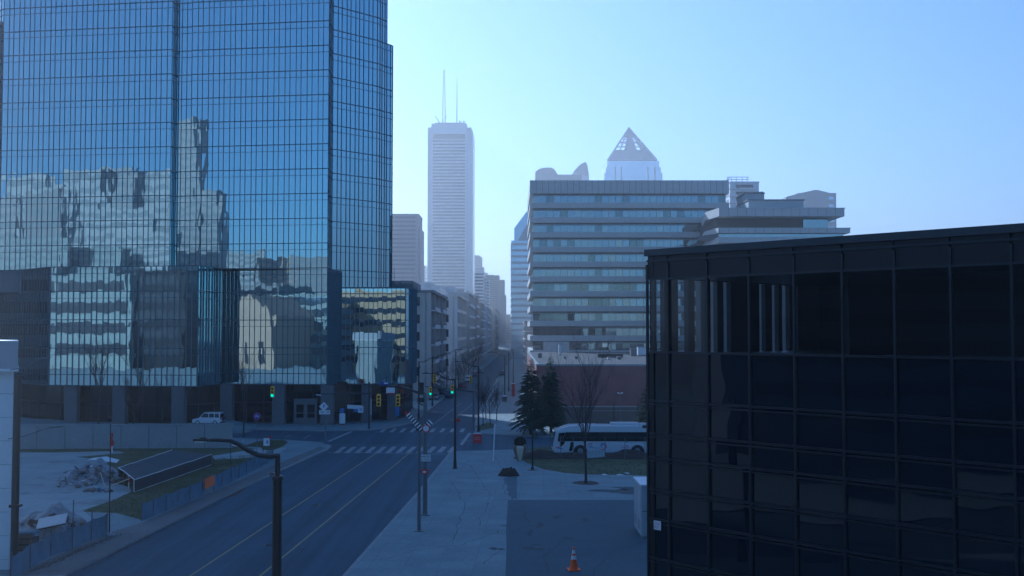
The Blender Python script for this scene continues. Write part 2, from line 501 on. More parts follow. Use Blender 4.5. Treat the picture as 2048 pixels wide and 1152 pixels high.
ck = MB()
def crack(mb, pts, w, z, seed):
    rr = random.Random(seed); fine = []
    for a, b in zip(pts[:-1], pts[1:]):
        a, b = Vector(a), Vector(b)
        for k in range(9): fine.append(a.lerp(b, k / 9) + Vector((rr.gauss(0, .09), rr.gauss(0, .12), 0)))
    fine.append(Vector(pts[-1]))
    for a, b in zip(fine[:-1], fine[1:]):
        d = (b - a).normalized(); n = Vector((-d.y, d.x, 0)) * w * rr.uniform(.5, 1.4) / 2
        mb.add([(a - n).to_tuple()[:2] + (z,), (b - n).to_tuple()[:2] + (z,), (b + n).to_tuple()[:2] + (z,), (a + n).to_tuple()[:2] + (z,)], [(0, 1, 2, 3)])
for i, pp in enumerate((((300, 1120), (480, 1015), (640, 930)), ((560, 1150), (640, 1060), (760, 960)), ((700, 1040), (640, 1000), (560, 985)), ((430, 1060), (560, 1075), (610, 1100)), ((740, 905), (690, 950), (600, 1040)), ((700, 880), (800, 884), (900, 878)), ((520, 868), (600, 868), (680, 874)))):
    crack(ck, [G(x, y, 0) for x, y in pp], .05, .003, i)
for i, pp in enumerate((((1020, 1068), (1060, 1050), (1120, 1058), (1180, 1040), (1290, 1030)), ((1100, 1150), (1085, 1110), (1130, 1080), (1200, 1085)), ((1040, 1010), (1060, 1045)), ((1180, 1150), (1230, 1100), (1290, 1085)))):
    crack(ck, [G(x, y, PZ) for x, y in pp], .04, PZ + .010, 20 + i)
for i, pp in enumerate((((760, 1120), (830, 1100), (920, 1090), (1008, 1060)), ((985, 905), (1000, 930), (1010, 990)), ((940, 930), (980, 990), (960, 1050)), ((1040, 960), (1120, 966), (1250, 975)), ((900, 960), (930, 1010), (905, 1090)), ((1000, 1100), (960, 1130)))):
    crack(ck, [G(x, y, PZ) for x, y in pp], .035, PZ + .004, 40 + i)
tag(ck.build('pavement_crack', M['soil']), kind='structure')
for i, (px, py, lb_) in enumerate(((630, 1010, 'iron manhole cover in the middle lane of the street'), (735, 890, 'iron manhole cover just beyond the near zebra'), (540, 1090, 'iron manhole cover in the lane nearest the big lamp'))):
    c = G(px, py, 0); m_ = MB(); m_.lathe([(.42, .0015), (.42, .006), (.36, .008), (.36, .005), (.05, .006)], (c.x, c.y, 0), 24)
    for k in range(6): m_.obox((c.x, c.y - .25 + .1 * k, .007), (.25, 0, 0), (0, .02, 0), (0, 0, .003))
    tag(m_.build('manhole_cover', M['black_metal']), lb_, 'manhole cover', 'manhole covers in the street')
# left lot
sheet('grass_lot', pxpoly([(20, 892), (470, 892), (560, 905), (548, 918), (420, 985), (285, 1040), (232, 1026), (165, 1024), (20, 1060)], PZ), PZ + 0.004, M['turf'])
sheet('concrete_slab', pxpoly([(20, 905), (120, 905), (236, 902), (250, 906), (150, 914), (235, 922), (178, 931), (126, 945), (190, 955), (260, 975), (262, 984), (228, 1000), (166, 1021), (176, 1030), (190, 1042), (165, 1055), (20, 1078)], PZ), PZ + 0.008, M['slab'])
sheet('footpath', pxpoly([(425, 912), (545, 893), (575, 896), (550, 912), (430, 920)], PZ), PZ + 0.008, M['slab'])
sheet('turf_island', pxpoly([(486, 893), (512, 884), (540, 880), (566, 880), (576, 885), (566, 893), (545, 901), (525, 900), (520, 894)], PZ), PZ + 0.012, M['turf'])
sheet('worn_footway', pxpoly([(20, 1152), (230, 1062), (285, 1045), (550, 930), (640, 893), (652, 896), (478, 978), (128, 1150)], PZ), PZ + 0.012, M['paving_dark'])
# right side: parking lot, verge, patches
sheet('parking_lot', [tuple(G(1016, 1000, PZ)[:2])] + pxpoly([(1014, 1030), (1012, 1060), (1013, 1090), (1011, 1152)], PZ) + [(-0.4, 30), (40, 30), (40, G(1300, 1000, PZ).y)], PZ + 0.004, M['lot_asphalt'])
verge = pxpoly([(1040, 913), (1052, 925), (1085, 938), (1130, 946), (1180, 949), (1296, 951)], PZ) + [(40, 93.5), (40, 107.5), (9, 107.5)] + pxpoly([(1100, 893), (1062, 896)], PZ)
sheet('grass_verge', verge, PZ + 0.004, M['turf'])
sheet('asphalt_patch', pxpoly([(1007, 957), (1034, 949), (1034, 1000), (1030, 996), (1024, 1000), (1021, 993), (1015, 990), (1017, 983), (1012, 979), (1016, 973), (1011, 966)], PZ), PZ + 0.008, M['patch'])
ps = MB()
for i, (px, py, rx, ry) in enumerate(((1245, 983, 2.0, 1.3), (1268, 977, 1.4, 1.0))):
    blob(ps, G(px, py, PZ), rx, ry, PZ + 0.006, 0, 26, .5, 40 + i)
tag(ps.build('dirt_patch', M['stain']), kind='structure')
ps = MB()
for i, (px, py, rx, ry) in enumerate(((1075, 1090, .3, .25), (1135, 1077, .35, .3), (1115, 1034, .35, .6), (1065, 1098, .6, .5), (1010, 1052, .3, .2), (992, 1098, .4, .35), (1080, 1050, .2, 1.2), (1060, 1066, .15, 1.0), (1170, 1040, .3, .6))):
    blob(ps, G(px, py, PZ), rx, ry, PZ + 0.012, 0, 20, .6, 60 + i)
tag(ps.build('oil_stain', M['stain']), kind='structure')
# planted strip on the far right pavement
sheet('planting_strip', pxpoly([(950, 853), (975, 845), (990, 848), (985, 856), (960, 861)], PZ), PZ + 0.004, M['turf'])

# blades of grass
def grass(name, polys, n, seed, hmin=.05, hmax=.14):
    rr = random.Random(seed); mb = MB()
    def inside(p, poly):
        c = False; j = len(poly) - 1
        for i in range(len(poly)):
            if (poly[i][1] > p[1]) != (poly[j][1] > p[1]) and p[0] < (poly[j][0]-poly[i][0])*(p[1]-poly[i][1])/(poly[j][1]-poly[i][1]) + poly[i][0]: c = not c
            j = i
        return c
    for poly, share in polys:
        xs = [p[0] for p in poly]; ys = [p[1] for p in poly]
        k = 0
        while k < n * share:
            p = (rr.uniform(min(xs), max(xs)), rr.uniform(min(ys), max(ys)))
            if not inside(p, poly) or rr.random() > 0.35 + 0.9 * noise.noise((p[0]*.35, p[1]*.35, 1)) + .3: 
                k += 0.05; continue
            for _ in range(3):
                a = rr.uniform(0, 6.28); h = rr.uniform(hmin, hmax); w = 0.02
                x, y = p[0] + rr.uniform(-.12, .12), p[1] + rr.uniform(-.12, .12)
                mb.add([(x - w*math.cos(a), y - w*math.sin(a), PZ), (x + w*math.cos(a), y + w*math.sin(a), PZ), (x + rr.uniform(-.08,.08), y + rr.uniform(-.08,.08), PZ + h)], [(0, 1, 2)])
            k += 1
    o = mb.build(name, M['grass']); tag(o, 'short patchy grass on the building lot and verge', kind='stuff')
    return o
g_lot = pxpoly([(262, 985), (420, 930), (428, 918), (545, 905), (548, 918), (420, 985), (285, 1040), (232, 1026), (170, 1022)], PZ)
g_strip = pxpoly([(38, 892), (465, 892), (425, 905), (300, 925), (250, 922), (245, 904), (120, 904), (38, 904)], PZ)
g_isl = pxpoly([(486, 893), (512, 884), (540, 880), (566, 880), (576, 885), (566, 893), (545, 901), (525, 900), (520, 894)], PZ)
grass('grass', [(g_lot, .35), (g_strip, .2), (g_isl, .1), (verge, .35)], 9000, 3)

# ------------------------------------------------------------------ glass tower
K = 0.975
def T(x, y): return Vector((x * K, y * K, 0))
def TZ(z): return CAMZ + (z - CAMZ) * K
tower = thing('glass_tower', 'tall blue mirrored glass office tower with a lower glass podium, left of the street', 'office tower', T(-45, 160))
LOWZ = [TZ(z) for z in (5.4, 6.9, 10.5, 14.4, 18.3, 21.7)]
UPZ = [TZ(21.7 + 3.5 * k) for k in range(0, 23)]
FAZ = [TZ(18.7)] + UPZ
WINGZ = [TZ(z) for z in (5.3, 6.9, 10.5, 14.4, 18.3, 19.0)]
WGZ2 = [TZ(z) for z in (5.3, 10.5, 14.4, 18.2, 19.0)]
rt = random.Random(11)
def curtain(pts, zs, mod=0.80, tilt=0.0006, fins=False, name='curtain_wall', double=True, alt=True):
    """frame mesh (part) with one glazed band per storey (sub-parts) along the polyline pts, left to right seen from outside"""
    fr = MB(); bands = [MB() for _ in zs[:-1]]
    fd = 0.10 if fins else 0.045
    for a, b in zip(pts[:-1], pts[1:]):
        d = b - a; L = d.length; u = d / L; n = Vector((u.y, -u.x, 0))
        k = max(1, round(L / mod)); st = L / k
        for i in range(k + 1):
            off = (0.09 if (alt and i % 2) else 0) if 0 < i < k else 0
            c = a + u * (i * st + off)
            w = 0.032 if not fins else 0.03
            fr.mat(1 if fins else 0)
            fr.obox((c + n * (fd / 2 - .02)).to_tuple()[:2] + ((zs[0] + zs[-1]) / 2,), u * w, n * (fd / 2 + .02), (0, 0, (zs[-1] - zs[0]) / 2))
        fr.mat(0)
        for j, z in enumerate(zs):
            c = (a + b) / 2
            fr.obox((c.x + n.x * .02, c.y + n.y * .02, z), u * (L / 2), n * 0.045, (0, 0, 0.048))
            if double and j < len(zs) - 1 and zs[j + 1] - z > 2.5:
                zz = zs[j + 1] - 0.9
                fr.obox((c.x + n.x * .012, c.y + n.y * .012, zz), u * (L / 2), n * 0.03, (0, 0, 0.024))
        for j in range(len(zs) - 1):
            z0, z1 = zs[j], zs[j + 1]
            cuts = [z0, z1 - 0.9, z1] if (double and z1 - z0 > 2.5) else [z0, z1]
            for i in range(k):
                o0 = (0.09 if (alt and i % 2 and i > 0) else 0); o1 = (0.09 if (alt and (i + 1) % 2 and i + 1 < k) else 0)
                p, q = a + u * (i * st + o0), a + u * ((i + 1) * st + o1)
                for c0, c1 in zip(cuts[:-1], cuts[1:]):
                    tx, tz = rt.gauss(0, tilt), rt.gauss(0, tilt)
                    w2, h2 = st / 2, (c1 - c0) / 2
                    def off_(sx, sz): return n * (-(0.03) + sx * tx * w2 + sz * tz * h2)
                    v = [p + off_(-1, -1), q + off_(1, -1), q + off_(1, 1), p + off_(-1, 1)]
                    bands[j].add([(v[0].x, v[0].y, c0), (v[1].x, v[1].y, c0), (v[2].x, v[2].y, c1), (v[3].x, v[3].y, c1)], [(0, 1, 2, 3)])
    w = fr.build(name, [M['mullion'], M['fin']], tower)
    for b_ in bands:
        b_.build('window_band', M['tower_glass'], w)
    return w
def FP(t, f=0.0): return T(-25.8 - .99 * t - .138 * f, 147 + .138 * t - .99 * f)   # point on the main facade, f metres forward of it
# upper tower
curtain([T(-88, 163), FP(49.3, 1.1)], UPZ)
curtain([FP(49.3, 1.1), FP(23.0, 1.1)], UPZ)
curtain([FP(23.0, 1.1), FP(23.0, 0)], UPZ, mod=0.6)
curtain([FP(23.0, 0), FP(20.4, 0)], UPZ)
curtain([FP(20.4, .25), FP(0, .25)], UPZ)
curtain([FP(0, .25), T(-26.0, 151.2)], UPZ, mod=1.4)
curtain([T(-26, 151.2), T(-22.1, 155.1)], FAZ)
curtain([T(-22.1, 155.1), T(-20.3, 156.9)], FAZ)
curtain([T(-20.3, 156.9), T(-19.1, 159.0)], FAZ, mod=.6)
curtain([T(-19.1, 159), T(-18.6, 159.5), T(-18.35, 160.2), T(-18.5, 161.2)], FAZ[:12], mod=.5)
core = MB()
def inset(poly, k=0.988):
    cx = sum(p[0] for p in poly) / len(poly); cy = sum(p[1] for p in poly) / len(poly)
    return [(cx + (p[0]-cx)*k, cy + (p[1]-cy)*k) for p in poly]
upoly = [p[:2] for p in (T(-88, 163), FP(49.3, 1.1), FP(23.4, .7), FP(23.4, -.6), FP(20.0, -.6), FP(20.0, 0), FP(0, 0.0), T(-26.3, 151.2), T(-22.1, 155.1), T(-20.3, 156.9), T(-19.1, 159.0), T(-21.5, 178), T(-86, 190))]
core.prism(inset(upoly), TZ(18.5), UPZ[-1] + 0.3)
core.prism(inset([p[:2] for p in (T(-21, 157.2), T(-19.1, 159), T(-18.35, 160.2), T(-20.5, 178), T(-23, 178))], .96), TZ(18.5), UPZ[10] + .2)
core.build('core', M['mullion'], tower)
# podium
curtain([T(-91, 170), T(-63.8, 145)], LOWZ, mod=.85)
curtain([T(-63.8, 145), T(-42.5, 142)], LOWZ, mod=.85, fins=True)
curtain([T(-42.5, 142), T(-41.1, 149.1)], LOWZ, mod=.8, fins=True)
curtain([FP(15.5, .25), FP(0, .25)], LOWZ)
curtain([FP(0, .25), T(-24.5, 150.6)], LOWZ[:-1] + [TZ(21.2)], mod=.42, fins=True, alt=False)
curtain([T(-24.5, 150.6), T(-15.3, 150.6)], WGZ2, mod=.62, fins=True, alt=False)
curtain([T(-15.3, 150.6), T(-14.75, 151.3), T(-14.4, 152.8), T(-14.2, 156), T(-14.65, 161)], WGZ2, mod=.62, fins=True, alt=False)
pod = MB()
ppoly = [p[:2] for p in (T(-91, 170), T(-63.8, 145), T(-42.5, 142), T(-41.1, 149.1), FP(15.5, .2), FP(0, .2), T(-24.5, 150.6), T(-24.5, 182), T(-91, 190))]
pod.prism(inset(ppoly, .992), LOWZ[0] - .1, TZ(21.5))
wpoly = [p[:2] for p in (T(-24.6, 150.6), T(-15.3, 150.6), T(-14.75, 151.3), T(-14.4, 152.8), T(-14.2, 156), T(-14.65, 161), T(-16.4, 180), T(-24.6, 180))]
pod.prism(inset(wpoly, .985), WINGZ[0] - .1, WINGZ[-1] + .15)
pod.build('podium', M['mullion'], tower)
rr_ = random.Random(44)
rp_ = MB(); zr = WINGZ[-1] + .1
a_ = T(-22.5, 164); b_ = T(-15.5, 172)
rp_.box(a_.x, b_.x, a_.y, b_.y, zr, zr + 1.1)
for q in range(9):
    x = a_.x + (b_.x - a_.x) * rr_.random(); y = a_.y + (b_.y - a_.y) * rr_.random() * .5; s1 = rr_.uniform(.4, 1.1)
    rp_.box(x, x + s1, y, y + s1, zr + 1.1, zr + 1.1 + rr_.uniform(.3, .9))
for q in range(8): rp_.tube([(a_.x + (b_.x - a_.x) * q / 7, a_.y - .6, zr - .1), (a_.x + (b_.x - a_.x) * q / 7, a_.y - .6, zr + 1.5)], .035, 4)
rp_.tube([(a_.x, a_.y - .6, zr + 1.5), (b_.x, a_.y - .6, zr + 1.5)], .03, 4)
rp_.build('roof_plant', M['grey_metal'], tower)
# ground floor: soffit edge, columns, shop windows, doors
cols = [(144, 836), (240, 839.5), (358, 844), (454, 847.5), (558, 849), (655, 849), (733, 846), (784, 842)]
cpos = []
for i, (px, py) in enumerate(cols):
    zb = 0.75 if px < 300 else (0.5 if px < 400 else PZ)
    base = G(px, py, zb)
    if i < 3: Y0 = (142.4 + (358 - px) / 214 * 3.0) * K
    elif i < 6: Y0 = (148.6 - (px - 454) / 201 * 1.3) * K
    else: Y0 = {6: 151.6, 7: 154.5}[i] * K
    p = P(px, 800, Y0); p.z = 0
    cpos.append(p)
    w = 0.85 if i < 6 else 0.65
    cm = MB(); cm.box(p.x - w, p.x + w, p.y - .5, p.y + .7, 0, LOWZ[0] - .1)
    cm.mat(0); cm.box(p.x - w - .05, p.x + w + .05, p.y - .55, p.y + .75, 0, 0.9)
    cm.build('column', M['stone_column'], tower, bevel=.02)
gl = MB(); fm = MB(); base = MB()
ground_line = [T(-90, 171), T(-66, 149.5)] + [Vector((p.x, p.y + 1.3, 0)) for p in cpos] + [T(-16.2, 160), T(-16.8, 179)]
for i, (a, b) in enumerate(zip(ground_line[:-1], ground_line[1:])):
    sg = MB(); u = (b - a).normalized(); n = Vector((u.y, -u.x, 0)); L = (b - a).length
    k = max(2, round(L / 2.6))
    for j in range(k):
        p, q = a + u * L * j / k, a + u * L * (j + 1) / k
        for (z0, z1) in ((0.3, 3.0), (3.0, LOWZ[0] + .2)):
            t1 = rt.gauss(0, .004); 
            sg.add([(p.x, p.y, z0), (q.x + n.x*t1, q.y + n.y*t1, z0), (q.x, q.y, z1), (p.x, p.y, z1)], [(0, 1, 2, 3)])
        fm.obox((p.x, p.y, 2.8), u * .05, n * .07, (0, 0, 2.8))
    c = (a + b) / 2
    fm.obox((c.x, c.y, 3.0), u * L / 2, n * .06, (0, 0, .06)); fm.obox((c.x, c.y, 0.15), u * L / 2, n * .09, (0, 0, .16))
    sg.build('shop_window', M['shop_glass'], tower)
fm.build('shopfront_frame', M['dark_metal'], tower)
# entrance doors between the fifth and sixth column
dc = P(611, 830, cpos[4].y + 0.75)
door = MB()
W, H = 1.6, 3.55
door.box(dc.x - W, dc.x + W, dc.y - .06, dc.y + .06, 2.75, H)
for x in (-W, -.08, W - .16): door.box(dc.x + x, dc.x + x + .16, dc.y - .07, dc.y + .07, PZ, 2.75)
for x0, x1 in ((-W + .16, -.08), (.08, W - .16)):
    door.box(dc.x + x0, dc.x + x1, dc.y - .05, dc.y + .05, PZ, .95)
    door.box(dc.x + x0, dc.x + x1, dc.y - .05, dc.y + .05, 1.55, 1.65)
    for x in (x0, x1 - .18): door.box(dc.x + x, dc.x + x + .18, dc.y - .045, dc.y + .045, .95, 2.75)
dd = door.build('entrance_door', M['grey_metal'], tower)
for x0, x1 in ((-W + .34, -.26), (.26, W - .34)):
    pz = MB()
    pz.box(dc.x + x0, dc.x + x1, dc.y - .02, dc.y + .02, .95, 1.55); pz.box(dc.x + x0, dc.x + x1, dc.y - .02, dc.y + .02, 1.65, 2.75)
    pz.build('pane', M['shop_glass'], dd)
# raised terrace at the left of the tower
tr = MB()
tA = [(-95, 141), (-37.6, 133.4), (-33.5, 133.0), (-33.5, 141.5), (-38, 143.2), (-66, 146), (-95, 169)]
tz = [.75, .75, .16, .16, .75, .75, .75]
tr.add([(x, y, z) for (x, y), z in zip(tA, tz)] + [(x, y, 0) for x, y in tA], [tuple(range(7))] + [(i, (i+1) % 7, 7 + (i+1) % 7, 7 + i)[::-1] for i in range(7)])
tag(tr.build('terrace', M['paving']), kind='structure')
# retaining wall along the lot
rw = thing('retaining_wall', 'long concrete retaining wall of joined panels behind the building lot', 'wall', tuple(G(250, 897, PZ)))
wa, wb = G(-40, 899, PZ), G(464, 896, PZ)
u = (wb - wa).normalized(); n = Vector((u.y, -u.x, 0))
npan = 9; L = (wb - wa).length
for i in range(npan):
    p, q = wa + u * (L * i / npan + .03), wa + u * (L * (i + 1) / npan - .03)
    c = (p + q) / 2 - n * .2; mbp = MB(); h = 2.50
    mbp.obox((c.x, c.y, PZ + h / 2 - .1), (q - p) / 2, -n * (.2 + .004 * (i % 3)), (0, 0, h / 2 + .1))
    mbp.build('wall_panel', M['concrete'], rw, bevel=.02)
cp = MB(); c = (wa + wb) / 2 - n * .2
cp.obox((c.x, c.y, PZ + 2.57), u * (L / 2 + .05), -n * .27, (0, 0, .06)); cp.build('coping', M['concrete'], rw, bevel=.02)
bk = MB(); c = (wa + wb) / 2 - n * .5
bk.obox((c.x, c.y, 1.3), u * (L / 2 - .1), -n * .14, (0, 0, 1.3)); bk.build('backing', M['concrete'], rw)

# ------------------------------------------------------------------ black glass building on the right
C0 = Vector((5.8, 45, 0)); e = Vector((.955, -1, 0)).normalized(); nb = Vector((e.y, -e.x, 0)); bdir = -nb
black = thing('dark_office_building', 'near black glass office block with a square grid of dark frames, at the right', 'office building', C0)
rows = [0.0, 1.6, 3.36, 5.0, 6.25, 7.6, 8.6, 10.0, 12.06, 15.17]
ts = [0.0, 1.11] + [1.11 + 2.0 * k for k in range(1, 13)]
rb = random.Random(5)
ROOF = 16.5
for j in range(len(rows) - 1):
    for i in range(len(ts) - 1):
        z0, z1 = rows[j] + .05, rows[j + 1] - .05
        a, b = C0 + e * (ts[i] + .05), C0 + e * (ts[i + 1] - .05)
        t1, t2 = rb.gauss(0, .004), rb.gauss(0, .004)
        pm = MB()
        def o_(sx, sz): return nb * (-.06 + sx * t1 + sz * t2)
        nx, nz = 5, 4
        for ii in range(1):
            v = [a + o_(-1, -1), b + o_(1, -1), b + o_(1, 1), a + o_(-1, 1)]
            pm.add([(v[0].x, v[0].y, z0), (v[1].x, v[1].y, z0), (v[2].x, v[2].y, z1), (v[3].x, v[3].y, z1)], [(0, 1, 2, 3)])
        top = (j == len(rows) - 2)
        pm.build('window_pane', M['see_glass'] if top else M['black_glass'], black)
fr = MB()
for t in ts:
    c = C0 + e * t + nb * .0
    fr.obox((c.x, c.y, 7.9), e * .045, nb * .05, (0, 0, 7.9))
Lf = ts[-1]
for z in rows[1:] + [15.95]:
    c = C0 + e * Lf / 2
    fr.obox((c.x, c.y, z), e * Lf / 2, nb * .04, (0, 0, .045))
    if z < 12: fr.obox((c.x, c.y, z - .16), e * Lf / 2, nb * .03, (0, 0, .03))
fr.build('facade_frame', M['black_frame'], black)
for i in range(len(ts) - 1):
    a, b = C0 + e * (ts[i] + .06), C0 + e * (ts[i + 1] - .06)
    c = (a + b) / 2 - nb * .05
    MB().obox((c.x, c.y, 15.7), (b - a) / 2, nb * .03, (0, 0, .5)).build('fascia_panel', M['black_panel'], black)
# side wall seen through the top floor: tall openings between piers
S0 = C0
def SP(s, t=0.0): return S0 + bdir * s + e * t
openings = [(0.25, .8), (1.75, 2.5), (2.95, 3.75), (4.15, 4.7), (5.15, 5.75), (8.1, 8.65), (9.2, 9.8), (10.1, 10.8), (11.1, 11.6)]
sw = MB(); s_prev = 0.1; DEP = 14.0
for (a, b) in openings + [(DEP, DEP)]:
    if a - s_prev > .02:
        c = SP((s_prev + a) / 2, .18); sw.obox((c.x, c.y, 13.6), bdir * (a - s_prev) / 2, e * .12, (0, 0, 1.75))
    s_prev = b
c = SP(DEP / 2, .18); sw.obox((c.x, c.y, 6), bdir * (DEP / 2), e * .14, (0, 0, 6.0)); sw.obox((c.x, c.y, 15.8), bdir * (DEP / 2), e * .14, (0, 0, .6))
sw.build('side_wall', M['black_panel'], black)
sgl = MB()
for (a, b) in openings:
    p, q = SP(a, .1), SP(b, .1)
    sgl.add([(p.x, p.y, 12), (p.x, p.y, 15.3), (q.x, q.y, 15.3), (q.x, q.y, 12)], [(0, 1, 2, 3)])
sgl.build('side_glazing', clear_glass('side_glass', (.85, .9, .95)), black)
bodyb = MB()
def para(s0, s1, t0, t1, z0, z1, mb):
    p = [SP(s0, t0), SP(s1, t0), SP(s1, t1), SP(s0, t1)]
    p = p[::-1]
    mb.prism([(q.x, q.y) for q in p], z0, z1)
para(.2, DEP, .4, Lf, 0, 11.98, bodyb)                # lower floors
para(.15, DEP, .05, Lf, 15.25, 16.2, bodyb)            # ceiling and roof slab
para(DEP - .3, DEP, .3, Lf, 11.98, 15.25, bodyb)       # back wall
para(.3, DEP, Lf - .3, Lf, 11.98, 15.25, bodyb)
para(6.0, 6.2, 8.0, Lf, 11.98, 15.25, bodyb)           # partition
para(2.4, 6.0, 7.9, 8.05, 11.98, 15.25, bodyb)
bodyb.build('body', M['black_panel'], black)
cpg = MB()
c = C0 + e * (Lf / 2 - .04) + nb * .03
cpg.obox((c.x, c.y, 16.30), e * (Lf / 2 + .03), nb * .09, (0, 0, .14))
c = SP(DEP / 2, 0.02); cpg.obox((c.x, c.y, 16.325), bdir * (DEP / 2), e * .08, (0, 0, .11))
cpg.build('roof_coping', surf('dark_coping', (0.03, 0.034, 0.04), .4, .15, .6, 4.0), black)
# notice on the first panel
nt_ = MB(); c = C0 + e * .56 + nb * .1
zc = ZY(1051, 44.5)
nt_.obox((c.x, c.y, zc), e * .19, nb * .012, (0, 0, .19)); nt_.build('notice', M['white'], black, bevel=.02)
nl = MB()
for k in range(6):
    for q in range(5):
        cc = c + e * (-.13 + q * .06) + nb * .016
        if (k * 5 + q) % 7 != 3:
            nl.obox((cc.x, cc.y, zc + .12 - k * .045), e * .022, nb * .003, (0, 0, .008))
nl.build('notice_text', surf('notice_ink', (.3, .05, .05), .6), black)

# ------------------------------------------------------------------ beige office building
YB = 252.0
M['blind_glass'] = mirror_glass('blind_glass', (0.22, 0.28, 0.27), 0.03, 0.014, 0.22, 0.45)
XL, XR = P(1060, 600, YB).x, P(1460, 600, YB).x
beige = thing('beige_office_building', 'wide beige office building with long window bands on eleven floors, beyond the brick wall', 'office building', ((XL + XR) / 2, YB + 15, 0))
per = 77.6 / 2.618 * YB / F
ztop = ZY(360.5, YB); z0w = ZY(390.5, YB)
body = MB(); body.box(XL + .9, XR - .9, YB + .9, YB + 42, 0, ztop - .3); body.build('body', M['soffit'], beige)
pr = MB(); pr.box(XL, XR, YB, YB + 43, ZY(387, YB), ztop); pr.build('parapet', M['beige'], beige, bevel=.05)
pj = MB()
for i in range(1, 32):
    x = XL + (XR - XL) * i / 32
    pj.box(x - .03, x + .03, YB - .012, YB + .1, ZY(386.5, YB), ztop - .02)
pj.build('panel_joint', M['soffit'], beige)
for k in range(11):
    zt = z0w - k * per; wb_, sb = zt - 1.75, zt - 1.75 - 1.35
    g = MB(); rg = random.Random(100 + k)
    ng = 28
    for i in range(ng):
        a, b = XL + .75 + (XR - XL - 1.5) * i / ng, XL + .75 + (XR - XL - 1.5) * (i + 1) / ng
        t1, t2 = rg.gauss(0, .006), rg.gauss(0, .006)
        g.mat(1 if rg.random() < (.16 if k < 5 else .3) else 0)
        g.quad((a, YB + .75 + t1 + t2, wb_ - .1), (b, YB + .75 - t1 + t2, wb_ - .1), (b, YB + .75 - t1 - t2, zt + .1), (a, YB + .75 + t1 - t2, zt + .1))
    ng2 = 22
    for i in range(ng2):
        a, b = YB + .75 + 40 * i / ng2, YB + .75 + 40 * (i + 1) / ng2
        g.quad((XL + .75, b, wb_ - .1), (XL + .75, a, wb_ - .1), (XL + .75, a, zt + .1), (XL + .75, b, zt + .1))
    g.mat(0); wband = g.build('window_band', [M['beige_glass'], M['blind_glass']], beige)
    mm = MB()
    for i in range(ng + 1):
        x = XL + .75 + (XR - XL - 1.5) * i / ng
        mm.box(x - .04, x + .04, YB + .64, YB + .82, wb_ - .05, zt + .05)
    mm.box(XL + .7, XR - .7, YB + .66, YB + .8, zt - .12, zt + .02)
    mm.build('mullion', M['soffit'] if k % 2 else M['grey_metal'], wband)
    s_ = MB()
    s_.box(XL, XR, YB, YB + 43, sb, wb_)
    if k == 10:
        s_.box(XL + 3.2, XL + 9.4, YB + .1, YB + 5, sb, zt + .3)
    s_.build('spandrel', M['beige'], beige, bevel=.05)
base_ = MB(); base_.box(XL + .5, XR - .5, YB + .5, YB + 42, 0, z0w - 10 * per - 3.2); base_.build('base_wall', M['beige'], beige)
rt_ = MB()
for (px, pw, ph) in ((1372, 4, 3), (1390, 1, 8), (1383, 5, 2)):
    a = P(px, 360, YB + 10); rt_.box(a.x, a.x + pw * .12, YB + 10, YB + 11, ztop - .2, ztop + ph * .125)
rt_.build('roof_plant', M['grey_metal'], beige)
# right wing, nearer and with cantilevered floors
YW = 226.0
wing = thing('office_wing', 'beige office wing with a deep overhanging top floor, beside the banded office building', 'office wing', (P(1560, 600, YW).x, YW + 15, 0))
def wx(px, Y=None): return P(px, 500, Y or YW).x
def wz(py): return ZY(py, YW)
def slab(mb, pxl, pxr, yt, yb, cham=9.0, dep=25):
    xl, xr = wx(pxl), wx(pxr)
    mb.prism([(wx(pxl, YW + cham), YW + cham), (wx(pxl + 28), YW), (xr, YW), (xr, YW + dep), (wx(pxl, YW + cham) + 2, YW + dep)], wz(yb), wz(yt))
m_ = MB(); slab(m_, 1411, 1690, 416, 432.5); slab(m_, 1411, 1692, 415.2, 417)
m_.build('overhang', M['beige'], wing, bevel=.04)
m_ = MB(); slab(m_, 1409, 1701, 456, 466); slab(m_, 1409, 1703, 455.3, 457); m_.build('spandrel', M['beige'], wing, bevel=.04)
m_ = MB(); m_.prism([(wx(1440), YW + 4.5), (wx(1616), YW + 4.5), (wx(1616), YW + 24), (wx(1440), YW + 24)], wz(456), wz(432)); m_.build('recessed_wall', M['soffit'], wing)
m_ = MB(); m_.prism([(wx(1616), YW + 3.5), (wx(1666), YW + 3.5), (wx(1680), YW + 9), (wx(1680), YW + 24), (wx(1616), YW + 24)], wz(456), wz(431)); m_.build('corner_window', M['beige_glass'], wing)
m_ = MB(); m_.prism([(wx(1412), YW + 10), (wx(1440), YW + 1.2), (wx(1690), YW + 1.2), (wx(1690), YW + 24), (wx(1412), YW + 24)], wz(476), wz(465)); m_.build('window_band', M['beige_glass'], wing)
m_ = MB(); slab(m_, 1411, 1700, 474, 486); m_.build('spandrel', M['beige'], wing, bevel=.04)
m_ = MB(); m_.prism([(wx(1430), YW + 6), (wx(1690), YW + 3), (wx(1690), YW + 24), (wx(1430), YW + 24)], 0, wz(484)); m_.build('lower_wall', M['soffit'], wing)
m_ = MB()
for i in range(14):
    x = wx(1440) + (wx(1690) - wx(1440)) * i / 14
    m_.box(x - .025, x + .025, YW - .015, YW + .1, wz(432), wz(416)); m_.box(x - .025, x + .025, YW - .015, YW + .1, wz(465.5), wz(456.5))
m_.build('panel_joint', M['soffit'], wing)
